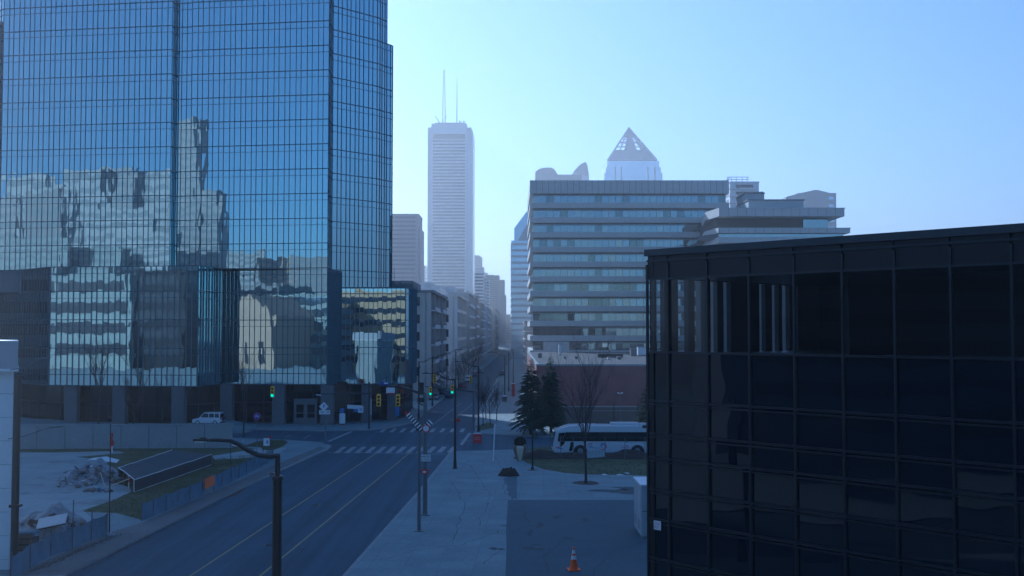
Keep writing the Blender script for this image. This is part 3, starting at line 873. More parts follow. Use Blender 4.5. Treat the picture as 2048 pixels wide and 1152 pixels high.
# plant rooms on the wing
pr1 = thing('rooftop_plant_room', 'long low grey plant room on the roof of the overhanging office wing', 'plant room', (wx(1555, YW + 10), YW + 14, wz(416)))
m_ = MB(); m_.box(wx(1498, YW + 10), wx(1608, YW + 10), YW + 10, YW + 20, wz(416) - .1, ZY(401, YW + 10)); m_.build('wall', surf('plant_grey', (.34, .38, .39), .7, .1), pr1)
m_ = MB(); m_.box(wx(1496, YW + 10), wx(1610, YW + 10), YW + 9.8, YW + 20.2, ZY(401, YW + 10), ZY(401, YW + 10) + .25); m_.build('roof', M['grey_metal'], pr1)
pr2 = thing('rooftop_lift_house', 'tall pale boxy lift house with vents behind the low plant room', 'plant room', (wx(1530, YW + 10), YW + 22, wz(416)))
m_ = MB(); m_.box(wx(1513, YW + 10), wx(1552, YW + 10), YW + 20.5, YW + 30, wz(416) - .1, ZY(387, YW + 20)); m_.build('wall', surf('lift_house_grey', (.46, .48, .48), .7, .1), pr2)
m_ = MB(); m_.box(wx(1512, YW + 10)-.1, wx(1553, YW + 10), YW + 20.3, YW + 30.2, ZY(387, YW + 20), ZY(387, YW + 20) + .3); m_.build('roof', M['grey_metal'], pr2)
m_ = MB()
for px in (1518, 1526, 1534): m_.box(wx(px, YW + 10)+1.5, wx(px, YW + 10) + 2.2, YW + 22, YW + 23, ZY(387, YW + 20) + .3, ZY(381, YW + 20))
m_.build('vent', M['grey_metal'], pr2)

# ------------------------------------------------------------------ red brick building with the flat roof
brk = thing('brick_building', 'low windowless red brick building with a flat roof, below the banded office building', 'building', (25, 170, 0))
bx0, by0, bz1 = P(1073, 800, 152).x, 152.0, ZY(730.5, 152)
m_ = MB(); m_.box(bx0, 70, by0, 245, 0, bz1 - .1); m_.build('wall', M['brick'], brk)
m_ = MB(); m_.box(bx0 - .06, 70, by0 - .06, by0 + .35, bz1 - .1, bz1 + .16); m_.box(bx0 - .06, bx0 + .35, by0 + .35, 245, bz1 - .1, bz1 + .16); m_.build('coping', M['concrete'], brk)
m_ = MB(); m_.sheet([(bx0 + .35, by0 + .35), (70, by0 + .35), (70, 245), (bx0 + .35, 245)], bz1 - .05); m_.build('roof', M['roof_gravel'], brk)
rs = random.Random(9)
units = [(1118, 705, 5, 24), (1076, 714, 8, 9), (1196, 713, 50, 8), (1262, 708, 12, 15), (1276, 706, 22, 18), (1128, 718, 4, 5), (1150, 717, 6, 4), (1235, 718, 8, 4), (1216, 719, 5, 4)]
for i, (px, py, w, h) in enumerate(units):
    yy = 170 + 9 * (724 - py) / 4 if py < 720 else 165
    a = P(px, 700, yy).x; s_ = yy / F
    t = thing('rooftop_unit', ['slim white vent box', 'low domed grey roof vent', 'long low dark duct', 'grey cooling unit', 'large pale cooling unit at the right end', 'small dark vent stub', 'small low cooling box', 'flat grey roof hatch', 'squat pale roof box'][i] + ' on the flat brick building roof', 'roof unit', (a + w * s_ / 2, yy + 1, bz1 - .05), group='roof units on the brick building')
    m_ = MB(); hh = h * s_ * .9
    m_.box(a, a + w * s_, yy, yy + 2.2, bz1 + .1, bz1 + hh); m_.build('housing', M['white'] if i in (0, 4, 8) else (M['grey_metal'] if i != 2 else M['black_metal']), t, bevel=.05)
    m_ = MB(); m_.box(a - .06, a + w * s_ + .06, yy - .06, yy + 2.26, bz1 + hh, bz1 + hh + .1); m_.box(a + .1, a + w * s_ - .1, yy + .2, yy + 2, bz1 - .06, bz1 + .1); m_.build('lid', M['grey_metal'], t)
# ------------------------------------------------------------------ buildings farther off
def wall_mat(name, c, var=0.08): return surf(name, c, 0.8, var, 0.05, 0.6)
M['white_stone'] = wall_mat('white_stone', (0.62, 0.62, 0.63))
M['pale_stone'] = wall_mat('pale_stone', (0.36, 0.36, 0.37))
M['brown_stone'] = wall_mat('brown_stone', (0.45, 0.38, 0.36))
M['grey_stone'] = wall_mat('grey_stone', (0.2, 0.2, 0.21))
M['dark_window'] = dark_glass('dark_window', (0.03, 0.035, 0.045), 0.1)
M['blue_window'] = mirror_glass('blue_window', (0.35, 0.45, 0.55), 0.15)
M['sand_stone'] = surf('sand_stone', (0.42, 0.32, 0.22), 0.9, 0.15, 0.2, 2.0)
M['midrise_beige'] = surf('midrise_beige', (0.5, 0.46, 0.42), .85, .15, .3, 3.0)
M['stucco'] = surf('stucco', (0.7, 0.67, 0.63), 0.85, 0.1, 0.3, 3.0)
M['render_grey'] = surf('render_grey', (0.6, 0.59, 0.58), 0.85, 0.12, 0.3, 3.0)
M['tan_render'] = surf('tan_render', (0.52, 0.46, 0.4), 0.85, 0.12, 0.3, 3.0)
def tower_block(name, label, cat, x0, x1, y0, y1, h, wall, win, floors, frac=0.45, inset_=0.12, z_start=4, left=True, right=True, margin=0.06, group=None, front=True, back=False):
    """a plain shaft with one window band per storey on the sides that can be seen"""
    t = thing(name, label, cat, ((x0 + x1) / 2, (y0 + y1) / 2, 0), 0, group)
    MB().box(x0, x1, y0, y1, 0, h).build('wall', wall, t)
    fh = (h - z_start) / floors; w = x1 - x0; d = y1 - y0
    for k in range(floors):
        z0 = z_start + k * fh + fh * .25; z1 = z0 + fh * frac
        m_ = MB(); mx, my = w * margin, d * margin
        if front: m_.box(x0 + mx, x1 - mx, y0 - inset_, y0 + .05, z0, z1)
        if back: m_.box(x0 + mx, x1 - mx, y1 - .05, y1 + inset_, z0, z1)
        if left: m_.box(x0 - inset_, x0 + .05, y0 + my, y1 - my, z0, z1)
        if right: m_.box(x1 - .05, x1 + inset_, y0 + my, y1 - my, z0, z1)
        m_.build('window_band', win, t)
    r_ = MB(); r_.box(x0 - .2, x1 + .2, y0 - .2, y1 + .2, h, h + .6); r_.build('roof', wall, t)
    return t
def X(px, Y): return (px - 1024) / F * Y
# the tall white tower with the two masts
YT = 900.0
t = thing('white_skyscraper', 'tallest pale white skyscraper, striped with thin window bands and topped by two masts', 'skyscraper', (X(900, YT), YT + 35, 0))
zt = ZY(247, YT)
x0, x1 = X(861.5, YT), X(933, YT)
m_ = MB()
m_.box(x0, x1, YT, YT + 72, 0, zt); m_.box(X(853.5, YT), X(861.5, YT), YT + 5, YT + 66, 0, zt - 2.5); m_.box(x1, X(942, YT), YT + 5, YT + 66, 0, zt - 2.5)
m_.box(X(942, YT), X(944, YT), YT + 9, YT + 60, 0, zt - 4)
m_.build('wall', M['white_stone'], t)
nb_ = 58
for k in range(nb_):
    z = ZY(268, YT) - k * 2.78
    m_ = MB(); w2 = 1.5 if k else 3.2
    m_.box(x0 + 1.4, x1 - 1.4, YT - .12, YT + .1, z - w2, z)
    m_.box(X(944, YT) - .1, X(944, YT) + .15, YT + 11, YT + 58, z - w2, z)
    m_.build('window_band', M['dark_window'], t)
m_ = MB(); m_.box(x0 + 3, x1 - 3, YT + 4, YT + 60, zt, zt + 1.6); m_.build('roof', M['pale_stone'], t)
for px, top, r in ((887, 140, .5), (913, 155, .28)):
    m_ = MB(); xm = X(px, YT + 10); zt2 = ZY(top, YT + 10)
    if r > .4:
        for sx, sy in ((-1, -1), (1, -1), (1, 1), (-1, 1)):
            m_.tube([(xm + sx * 1.5, YT + 10 + sy * 1.5, zt), (xm + sx * .4, YT + 10 + sy * .4, zt2)], .18, 5)
        for q in range(14):
            za, zb = zt + (zt2 - zt) * q / 14, zt + (zt2 - zt) * (q + 1) / 14
            wa_ = 1.5 - 1.1 * q / 14; sgn = 1 if q % 2 else -1
            m_.tube([(xm - sgn * wa_, YT + 10 - wa_, za), (xm + sgn * wa_ * .93, YT + 10 - wa_, zb)], .12, 4)
            m_.tube([(xm - wa_, YT + 10 - wa_, zb), (xm + wa_, YT + 10 - wa_, zb)], .1, 4)
    else:
        m_.tube([(xm, YT + 10, zt), (xm, YT + 10, (zt + zt2) / 2), (xm, YT + 10, zt2)], [.55, .35, .1], 6)
    m_.build('mast', M['grey_metal'], t)
m_ = MB()
m_.tube([(X(880, YT), YT + 6, zt), (X(868, YT), YT + 6, zt + 8)], .3, 5); m_.tube([(X(880, YT), YT + 6, zt), (X(893, YT), YT + 9, zt + 9)], .15, 5)
for k in range(5): m_.box(X(917, YT) + k * 1.2, X(917, YT) + k * 1.2 + .7, YT + 6, YT + 7, zt, zt + 4 - (k % 3))
m_.build('roof_crane', M['grey_metal'], t)
# brown slab beside the glass tower
YQ = 520.0
t = tower_block('brown_office_tower', 'brownish grey office slab right beside the edge of the glass tower', 'office tower', X(730, YQ), X(836.5, YQ), YQ, YQ + 22, ZY(430, YQ), M['brown_stone'], wall_mat('brown_band', (0.26, 0.21, 0.2)), 30, .4, .08, 6)
m_ = MB(); m_.box(X(838.5, YQ) - 6, X(839, YQ), YQ + 4, YQ + 26, 0, ZY(455, YQ)); m_.box(X(790, YQ), X(822, YQ), YQ + 2, YQ + 18, ZY(430, YQ), ZY(427.5, YQ)); m_.build('annex', M['brown_stone'], t)
# group behind the street end
t = tower_block('stepped_hazy_tower', 'far hazy tower with a rounded stepped top, just right of the white skyscraper', 'skyscraper', X(945, 1150), X(967, 1150), 1150, 1190, ZY(535, 1150), M['pale_stone'], M['dark_window'], 26, .4, left=False)
m_ = MB(); m_.box(X(945, 1150), X(963, 1150), 1152, 1185, ZY(535, 1150), ZY(513, 1150)); m_.box(X(967, 1150), X(975, 1150), 1155, 1185, 0, ZY(545, 1150)); m_.box(X(947, 1150), X(959, 1150), 1155, 1180, ZY(513, 1150), ZY(510, 1150)); m_.build('crown', M['pale_stone'], t)
t = tower_block('white_balcony_tower', 'slim white apartment tower with zigzag balconies, below the far hazy towers', 'apartment tower', X(949, 640), X(968, 640), 640, 665, ZY(545, 640), M['white_stone'], M['dark_window'], 22, .5)
for k in range(22):
    z = 6 + k * (ZY(545, 640) - 8) / 22
    MB().box(X(968, 640), X(968, 640) + 1.5, 641, 660, z, z + .9).build('balcony', M['white_stone'], t)
t = tower_block('white_balcony_tower', 'narrow pale apartment tower right of the slim white one', 'apartment tower', X(970, 660), X(978, 660), 660, 680, ZY(562, 660), M['white_stone'], M['dark_window'], 20, .5)
t = tower_block('grey_hazy_tower', 'broad grey hazy office tower above the end of the street', 'office tower', X(970, 900), X(998, 900), 900, 950, ZY(552, 900), M['grey_stone'], M['dark_window'], 30, .45, left=False)
m_ = MB(); m_.box(X(998, 900), X(1009, 900), 905, 950, 0, ZY(559, 900)); m_.box(X(1009, 900), X(1012, 900), 905, 945, 0, ZY(590, 900)); m_.box(X(974, 900), X(988, 900), 905, 940, ZY(552, 900), ZY(549, 900)); m_.build('annex', M['grey_stone'], t)
t = tower_block('low_hazy_tower', 'small faint block at the foot of the broad grey hazy tower', 'office tower', X(1004, 1000), X(1021, 1000), 1000, 1050, ZY(630, 1000), M['grey_stone'], M['dark_window'], 10, .45, left=False)
t = tower_block('thin_hazy_tower', 'thin faint tower between the brown slab and the white skyscraper', 'skyscraper', X(839, 1200), X(850, 1200), 1200, 1240, ZY(532, 1200), M['pale_stone'], M['dark_window'], 24, .45)
# glass tower with the sloping top on the right of the street
YG = 470.0
t = thing('sloping_glass_tower', 'hazy glass tower with a sloping chamfered top, left of the banded office building', 'office tower', (X(1050, YG), YG + 15, 0))
xl = X(1022.5, YG); xr = xl + 34
m_ = MB(); m_.box(xl, xr, YG, YG + 40, 0, ZY(481, YG))
m_.build('wall', M['blue_window'], t)
za, zb, zc = ZY(481, YG), ZY(456, YG), ZY(419, YG)
xs = X(1028.5, YG); xm = X(1056, YG)
m_ = MB()
prof = [(xs, za), (xr, za), (xr, zc), (xm, zc), (xs, zb)]
m_.add([(x, YG + 1, z) for x, z in prof] + [(x, YG + 30, z) for x, z in prof], [(0, 1, 2, 3, 4), (9, 8, 7, 6, 5)] + [(i, 5 + i, 5 + (i + 1) % 5, (i + 1) % 5) for i in range(5)])
m_.build('roof_prism', M['blue_window'], t)
m_ = MB(); m_.add([(X(1036, YG), YG + .9, za), (xr, YG + .9, za), (xr, YG + .9, zc - 3), (X(1060, YG), YG + .9, ZY(436, YG))], [(0, 1, 2, 3)])
m_.add([(X(1036, YG), YG + .8, za), (xr, YG + .8, za), (xr, YG + .8, zc - 3), (X(1060, YG), YG + .8, ZY(436, YG))], [(0, 1, 2, 3)]); m_.build('roof_slope', M['pale_stone'], t)
for k in range(24):
    z = za - 1.2 - k * 2.75
    if z < 3: break
    m_ = MB(); m_.box(xl - .25, xr, YG - .3, YG + .1, z - 1.0, z); m_.box(xl - .25, xl + .1, YG, YG + 40, z - 1.0, z); m_.build('spandrel', M['pale_stone'], t)
# tower with the pyramid top
YP = 1000.0
t = thing('pyramid_tower', 'pale glass tower with an open steel pyramid on top, behind the banded office building', 'skyscraper', (X(1268, YP), YP + 25, 0))
def stepbox(mb, pl, pr, py, dep, ins): mb.box(X(pl, YP), X(pr, YP), YP + ins, YP + dep - ins, 0, ZY(py, YP))
glz = mirror_glass('pale_tower_glass', (.55, .6, .66), .2)
m_ = MB(); stepbox(m_, 1216, 1321, 321, 52, 3); m_.build('shaft', glz, t)
for pl, pr, py, ins in ((1210, 1327, 345, 1.5), (1213, 1324, 334, 2.2), (1222, 1314, 316, 5)):
    m_ = MB(); stepbox(m_, pl, pr, py, 52, ins); m_.build('setback', glz, t)
for px in (1244, 1298, 1232, 1312):
    m_ = MB(); m_.box(X(px, YP) - .5, X(px, YP) + .5, YP + 1, YP + 4, 0, ZY(333, YP)); m_.build('pier', M['pale_stone'], t)
ap = Vector((X(1265.5, YP), YP + 26, ZY(255, YP + 26)))
zb_ = ZY(319, YP)
bc = [Vector((X(1218, YP), YP + 4, zb_)), Vector((X(1316, YP), YP + 4, zb_)), Vector((X(1316, YP), YP + 48, zb_)), Vector((X(1218, YP), YP + 48, zb_))]
m_ = MB()
for p in bc: m_.tube([p, ap], [1.3, .6], 4)
for i in range(4):
    p, q = bc[i], bc[(i + 1) % 4]
    for s_ in (0.0, .16, .28, .4, .52, .64):
        a, b = p.lerp(ap, s_), q.lerp(ap, s_); m_.tube([a, b], .6, 4)
    for f in (.18, .82):
        m_.tube([p.lerp(q, f), p.lerp(q, f).lerp(ap, .72)], .45, 4)
m_.build('pyramid_frame', M['white_stone'], t)
for i in range(4):                                     # clad centre wedge and lower cladding of each side
    p, q = bc[i], bc[(i + 1) % 4]; m_ = MB()
    th = ((p + q) / 2 - ap); nn = Vector((q - p)).cross(ap - p).normalized()
    def tri(a, b, c, d=None):
        pts = [a, b, c] + ([d] if d else [])
        k_ = len(pts); off = nn * .5
        m_.add([x_ + off for x_ in pts] + [x_ - off for x_ in pts], [tuple(range(k_)), tuple(range(2 * k_ - 1, k_ - 1, -1))] + [(j, k_ + j, k_ + (j + 1) % k_, (j + 1) % k_) for j in range(k_)])
    l_, r_ = p.lerp(q, .36), p.lerp(q, .64)
    tri(l_, r_, ap)
    tri(p, l_, p.lerp(q, .36).lerp(ap, .3), p.lerp(ap, .3)); tri(r_, q, q.lerp(ap, .3), r_.lerp(ap, .3))
    tri(p.lerp(ap, .75), q.lerp(ap, .75), ap)
    m_.build('pyramid_cladding', M['pale_stone'], t)
# rounded block and the curved sail roof on the left above the office
t = thing('rounded_roof_tower', 'far pale tower with a rounded hump on its roof, above the banded office', 'skyscraper', (X(1110, 900), 915, 0))
m_ = MB(); m_.box(X(1071, 900), X(1164, 900), 900, 930, 0, ZY(349, 900))
hump = [(1071, 350), (1071, 343), (1078, 338), (1086, 335), (1103, 334.5), (1109, 338), (1114, 345), (1116, 350)]
pts = [(X(a, 900), ZY(b, 900)) for a, b in hump]; k_ = len(pts)
m_.add([(x, 901, z) for x, z in pts] + [(x, 925, z) for x, z in pts], [tuple(range(k_))[::-1], tuple(range(k_, 2 * k_))] + [(i, (i+1) % k_, k_ + (i+1) % k_, k_ + i) for i in range(k_)])
m_.build('wall', M['pale_stone'], t)
t = thing('sail_roof_tower', 'far white tower with a curved shell shaped like a sail at its top', 'skyscraper', (X(1163, 950), 965, 0))
m_ = MB(); pr_ = [(1142, 352), (1150, 340), (1160, 330), (1168, 325), (1173, 323.5), (1176, 333), (1178.5, 348), (1179, 362), (1142, 362)]
pts = [(X(a, 950), ZY(b, 950)) for a, b in pr_]; k_ = len(pts)
m_.add([(x, 950, z) for x, z in pts] + [(x, 968, z) for x, z in pts], [tuple(range(k_))[::-1], tuple(range(k_, 2 * k_))] + [(i, (i+1) % k_, k_ + (i+1) % k_, k_ + i) for i in range(k_)])
m_.build('shell', M['white_stone'], t)
m_ = MB(); m_.box(X(1143, 950), X(1178, 950), 952, 968, 0, ZY(361, 950)); m_.build('wall', M['white_stone'], t)
m_ = MB()
for q in range(9): m_.tube([(X(1148 + q * 2.2, 950), 949.8, ZY(344 - q * 2.2, 950)), (X(1177, 950), 949.8, ZY(352 - q * 2.6, 950))], .18, 4)
m_.build('shell_rib', M['grey_stone'], t)
# condo tower and the pale block on the right
t = tower_block('white_condo_tower', 'white condominium tower with balconies and an open steel roof frame, right of the banded office', 'apartment tower', X(1462, 430), X(1520, 430), 430, 446, ZY(366, 430), M['white_stone'], M['dark_window'], 24, .5, margin=.2)
for k in range(24):
    z = 4 + (k + .05) * (ZY(366, 430) - 4) / 24
    m_ = MB(); m_.box(X(1460, 430), X(1474, 430), 428.6, 431, z, z + 1.0); m_.box(X(1480, 430), X(1514, 430), 429, 431, z, z + .7); m_.build('balcony', M['white_stone'], t)
m_ = MB()
for px in (1460, 1468, 1478, 1490, 1500): m_.tube([(X(px, 430), 433, ZY(366, 430)), (X(px, 430), 433, ZY(352, 430))], .15, 5)
for py in (352, 357): m_.tube([(X(1459, 430), 433, ZY(py, 430)), (X(1504, 430), 433, ZY(py, 430))], .15, 5)
m_.tube([(X(1456, 430), 433, ZY(360, 430)), (X(1466, 430), 433, ZY(352, 430))], .15, 5)
m_.box(X(1466, 430), X(1496, 430), 434, 444, ZY(366, 430), ZY(360, 430)); m_.build('roof_frame', M['white_stone'], t)
YZ = 640.0
t = tower_block('pale_hazy_block', 'broad pale hazy office block with a slanting roof, farthest right on the skyline', 'office block', X(1598, YZ), X(1675, YZ), YZ, YZ + 30, ZY(388, YZ), M['pale_stone'], M['blue_window'], 20, .4, left=False)
m_ = MB(); pr_ = [(1574, 700), (1574, 394), (1600, 387), (1632, 380), (1638, 380), (1660, 385.5), (1660, 700)]
pts = [(X(a, YZ), max(0, ZY(b, YZ))) for a, b in pr_]; k_ = len(pts)
m_.add([(x, YZ - .5, z) for x, z in pts] + [(x, YZ + 25, z) for x, z in pts], [tuple(range(k_)), tuple(range(2 * k_ - 1, k_ - 1, -1))] + [(i, k_ + i, k_ + (i+1) % k_, (i+1) % k_) for i in range(k_)])
m_.build('slanted_wing', M['pale_stone'], t)

# ------------------------------------------------------------------ apartment row along the left of the far street
def midrise(label, xr, y0, y1, h, floors, wall, depth=16, style='balcony', roof=None):
    """street side on +X (face at x = xr), front end at y0"""
    t = thing('apartment_building', label, 'apartment building', (xr - depth / 2, (y0 + y1) / 2, 0), 0, 'apartment buildings along the left of the far street')
    MB().box(xr - depth, xr - .9, y0, y1, 0, h).build('wall', wall, t)
    fh = (h - 3.6) / floors; L = y1 - y0
    nb = max(1, int(L / 9))
    for b in range(nb + 1):                            # piers between the bays
        yb = y0 + L * b / nb
        wd = .45
        MB().box(xr - 1.0, xr + .02, max(y0, yb - wd), min(y1, yb + wd), 0, h).build('pier', wall, t)
    for k in range(floors):
        z = 3.6 + k * fh
        m_ = MB()
        for b in range(nb):
            ya, yb = y0 + L * b / nb + .45, y0 + L * (b + 1) / nb - .45
            m_.box(xr - .9, xr - .86, ya + .2, yb - .2, z + .25, z + fh * .8)
        m_.build('window_band', M['dark_window'], t)
        m_ = MB()
        for b in range(nb):
            ya, yb = y0 + L * b / nb + .45, y0 + L * (b + 1) / nb - .45
            pr_ = .9 if (style == 'balcony' and (b + k * 0) % 2 == 0) else (.0 if style == 'flat' else .35)
            m_.box(xr - .9, xr + pr_, ya, yb, z - .18, z + .08)
            m_.box(xr + pr_ - .1, xr + pr_, ya, yb, z + .08, z + .55)
        m_.build('balcony', M['stucco'] if style != 'flat' else wall, t)
        if style == 'balcony':
            m_ = MB()
            for b in range(nb):
                ya, yb = y0 + L * b / nb + .45, y0 + L * (b + 1) / nb - .45
                pr_ = .9 if b % 2 == 0 else .35
                m_.box(xr + pr_ - .06, xr + pr_ - .03, ya, yb, z + .55, z + 1.1)
            m_.build('railing', M['dark_metal'], t)
    sh = MB(); sh.box(xr - .95, xr - .9, y0 + .5, y1 - .5, .3, 3.0); sh.build('shop_window', M['dark_window'], t)
    rf = MB(); rf.box(xr - depth - .2, xr + .5, y0 - .2, y1 + .2, h, h + .5); rf.box(xr - depth * .7, xr - depth * .3, y0 + L * .2, y0 + L * .6, h + .5, h + 2.6)
    rr_ = random.Random(int(y0))
    for q in range(4):
        yy = y0 + L * rr_.random() * .9; xx = xr - depth * rr_.uniform(.15, .85); s1 = rr_.uniform(.6, 1.8)
        rf.box(xx, xx + s1, yy, yy + s1 * 1.4, h + .5, h + .5 + rr_.uniform(.6, 1.8))
    rf.tube([(xr - depth * .6, y0 + L * .3, h + 2.4), (xr - depth * .6, y0 + L * .3, h + 5.5)], .06, 4)
    rf.build('roof', roof or wall, t)
    m_ = MB()
    for q in range(max(2, int(L / 12))):
        yy = y0 + L * (q + .3) / max(2, int(L / 12)); m_.add([(xr, yy, 3.0), (xr + 1.3, yy, 2.5), (xr + 1.3, yy + 4, 2.5), (xr, yy + 4, 3.0), (xr, yy, 2.95), (xr + 1.3, yy, 2.45), (xr + 1.3, yy + 4, 2.45), (xr, yy + 4, 2.95)], [(0, 1, 2, 3), (7, 6, 5, 4), (0, 4, 5, 1), (1, 5, 6, 2), (2, 6, 7, 3)])
    m_.build('awning', M['brown_stone'], t)
    # front end: a few windows
    m_ = MB()
    for k in range(floors):
        z = 3.6 + k * fh
        for xx in (xr - 3.5, xr - 7.5, xr - 11.5):
            m_.box(xx, xx + 1.4, y0 - .06, y0 + .05, z + .8, z + fh * .75)
    if style != 'blank': m_.build('end_window', M['dark_window'], t)
    return t
midrise('cream apartment building with white balcony slabs and brown piers, nearest the glass podium', -15.2, 197, 241, 20.0, 5, M['midrise_beige'], 14, 'balcony', M['grey_stone'])
midrise('plain pale grey apartment building with a blank upper end wall', -13.0, 250, 300, 21.0, 5, M['stucco'], 16, 'flat')
midrise('grey apartment building with shallow bays, third in the row', -12.6, 306, 352, 23.5, 6, M['render_grey'], 16, 'bay')
midrise('dark narrow brown apartment building, fourth in the row', -12.2, 354, 384, 24.5, 6, M['tan_render'], 16, 'bay')
midrise('light grey apartment building with balconies, fifth in the row', -11.8, 388, 440, 23.0, 6, M['tan_render'], 16, 'balcony')
midrise('long grey terrace of flats, sixth in the row', -10.6, 446, 540, 22.5, 6, M['render_grey'], 18, 'bay')
midrise('farthest brown block of flats in the row', -9.0, 550, 700, 24.0, 7, M['tan_render'], 20, 'bay')
t = midrise('set back grey apartment block above the nearest cream one', -19.0, 264, 330, 23.0, 6, M['render_grey'], 8, 'bay')
# right side beyond the banded office
def rightblock(label, xl, y0, y1, h, floors, wall):
    t = thing('street_building', label, 'building', (xl + 8, (y0 + y1) / 2, 0), 0, 'buildings on the right of the far street')
    MB().box(xl + .4, xl + 18, y0, y1, 0, h).build('wall', wall, t)
    fh = (h - 3) / floors
    for k in range(floors):
        m_ = MB(); m_.box(xl + .3, xl + .45, y0 + 1, y1 - 1, 3 + k * fh + .3, 3 + k * fh + fh * .7); m_.box(xl + 2, xl + 16, y0 - .1, y0 + .05, 3 + k * fh + .3, 3 + k * fh + fh * .7); m_.build('window_band', M['dark_window'], t)
        MB().box(xl, xl + 17.6, y0 - .35, y1, 3 + k * fh - .2, 3 + k * fh + .15).build('ledge', M['stucco'], t)
    MB().box(xl + .1, xl + 18.3, y0 - .3, y1 + .3, h, h + .7).build('roof', wall, t)
rightblock('reddish brown street building just left of the banded office', 3.6, 318, 352, 15, 5, M['brown_stone'])
rightblock('low grey street building beyond the reddish brown one', 5.4, 360, 420, 12, 4, M['render_grey'])
rightblock('far street building in the haze under the sloping glass tower', 4.8, 530, 640, 22, 7, M['grey_stone'])
rightblock('farthest street building closing the right of the street', 3.6, 660, 820, 30, 9, M['grey_stone'])
tower_block('end_tower', 'faint hazy block closing the view at the end of the street', 'office block', X(1008, 1250), X(1052, 1250), 1250, 1300, ZY(668, 1250) + 14, M['grey_stone'], M['dark_window'], 8, .4)

# ------------------------------------------------------------------ the city on the other side, seen in the mirror glass
n_main = Vector((-.138, -.990, 0)).normalized()
P0 = T(-25.8, 147)
def refl(px, py, Yr, n=n_main, p0=P0):
    d = ray(px, py); o = Vector((0, 0, CAMZ))
    t = (p0 - o).dot(n) / d.dot(n); p = o + d * t
    r = d - 2 * d.dot(n) * n
    return p + r * ((Yr - p.y) / r.y)
M['blue_grey_wall'] = wall_mat('blue_grey_wall', (.14, .17, .2)); M['tan_panel'] = surf('tan_panel', (.40, .30, .17), .8, .1, .2, 2.); M['mir_white'] = wall_mat('mirrored_white', (0.38, 0.39, 0.37)); M['mir_pale'] = wall_mat('mirrored_pale', (0.31, 0.31, 0.29)); M['mir_grey'] = wall_mat('mirrored_grey', (0.25, 0.25, 0.235)); M['mir_win'] = dark_glass('mirrored_window', (0.19, 0.215, 0.215), .3)
def rblock(name, label, pxa, pxb, py, Yr, dep, wall, win, floors, frac=.5, cat='building'):
    a, b = refl(pxa, py, Yr), refl(pxb, py, Yr)
    return tower_block(name, label, cat, min(a.x, b.x), max(a.x, b.x), Yr - dep, Yr, (a.z + b.z) / 2, wall, win, floors, frac, .15, 3, True, True, .05, 'city buildings mirrored in the glass tower', False, True)
M['mint'] = surf('pale_green_panel', (0.27, 0.31, 0.285), .7, .08, .1, 1.0)
t = rblock('mirrored_office', 'pale green white office with four ribbon floors, mirrored low in the glass podium', 138, 298, 556, -45, 30, M['mint'], M['dark_window'], 4, .5)
a, b = refl(300, 560, -48), refl(440, 560, -48)
rblock('mirrored_office', 'dark glass block beside the pale green office, mirrored in the podium', 300, 398, 548, -48, 30, M['black_panel'], M['dark_window'], 5, .5)
# sandstone church with a gable
a, b = refl(447, 700, -40), refl(545, 700, -40); xa, xb = min(a.x, b.x), max(a.x, b.x)
ze, zg = refl(447, 632, -40).z, refl(490, 588, -40).z
ch = thing('mirrored_church', 'sandstone building with a pointed gable, mirrored in the glass podium', 'church', ((xa + xb) / 2, -50, 0))
pr_ = [(xa, 0), (xb, 0), (xb, ze), (xa + (xb - xa) * .55, zg), (xa, ze)]
m_ = MB(); m_.add([(x, -40, z) for x, z in pr_] + [(x, -75, z) for x, z in pr_], [(4, 3, 2, 1, 0), (5, 6, 7, 8, 9)] + [(i, (i+1) % 5, 5 + (i+1) % 5, 5 + i) for i in range(5)])
m_.build('wall', M['sand_stone'], ch)
for q in range(3):
    MB().box(xa + (xb - xa) * (.15 + q * .28), xa + (xb - xa) * (.27 + q * .28), -40.1, -39.85, 2, ze * .5).build('window', M['dark_window'], ch)
rblock('mirrored_office', 'grey green office with dark windows right of the gabled church, mirrored in the podium', 548, 655, 592, -70, 30, M['mint'], M['blue_window'], 5, .62)
rblock('mirrored_office', 'brown roofed grey block behind the gabled church, mirrored in the glass', 450, 560, 572, -110, 30, M['mir_grey'], M['dark_window'], 5, .5)
t = rblock('mirrored_tower', 'stepped grey stone tower with a spire, mirrored high in the glass tower', 345, 398, 240, -260, 8, M['mir_pale'], M['mir_win'], 28, .4)
rblock('mirrored_tower', 'lower shoulder of the stepped stone tower, mirrored in the glass tower', 398, 440, 385, -262, 8, M['mir_pale'], M['mir_win'], 18, .4)
for i, (pa, pb, py, Yr, wl) in enumerate(((14, 90, 352, -330, 'mir_white'), (92, 140, 372, -280, 'mir_white'), (142, 205, 344, -340, 'mir_white'), (207, 262, 338, -345, 'mir_pale'), (264, 342, 345, -350, 'mir_white'), (65, 118, 385, -230, 'mir_grey'), (180, 300, 420, -220, 'mir_white'), (-40, 30, 400, -240, 'mir_pale'), (440, 520, 505, -330, 'mir_white'), (522, 590, 520, -300, 'sand_stone'), (592, 655, 515, -280, 'mir_grey'), (130, 240, 500, -160, 'mint'), (240, 345, 470, -170, 'mir_white'), (20, 128, 480, -150, 'mint'))):
    rblock('mirrored_tower', ['broad white', 'narrow white', 'tall white', 'pale grey', 'wide white', 'dark striped grey', 'low wide white', 'brown', 'distant white', 'distant sand coloured', 'distant grey', 'pale green', 'mid height white', 'near pale green'][i] + ' tower of the mirrored skyline in the glass tower', pa - 7, pb + 9, py, Yr, 4, M[wl], M['mir_win'], 12 + i % 5, .45)
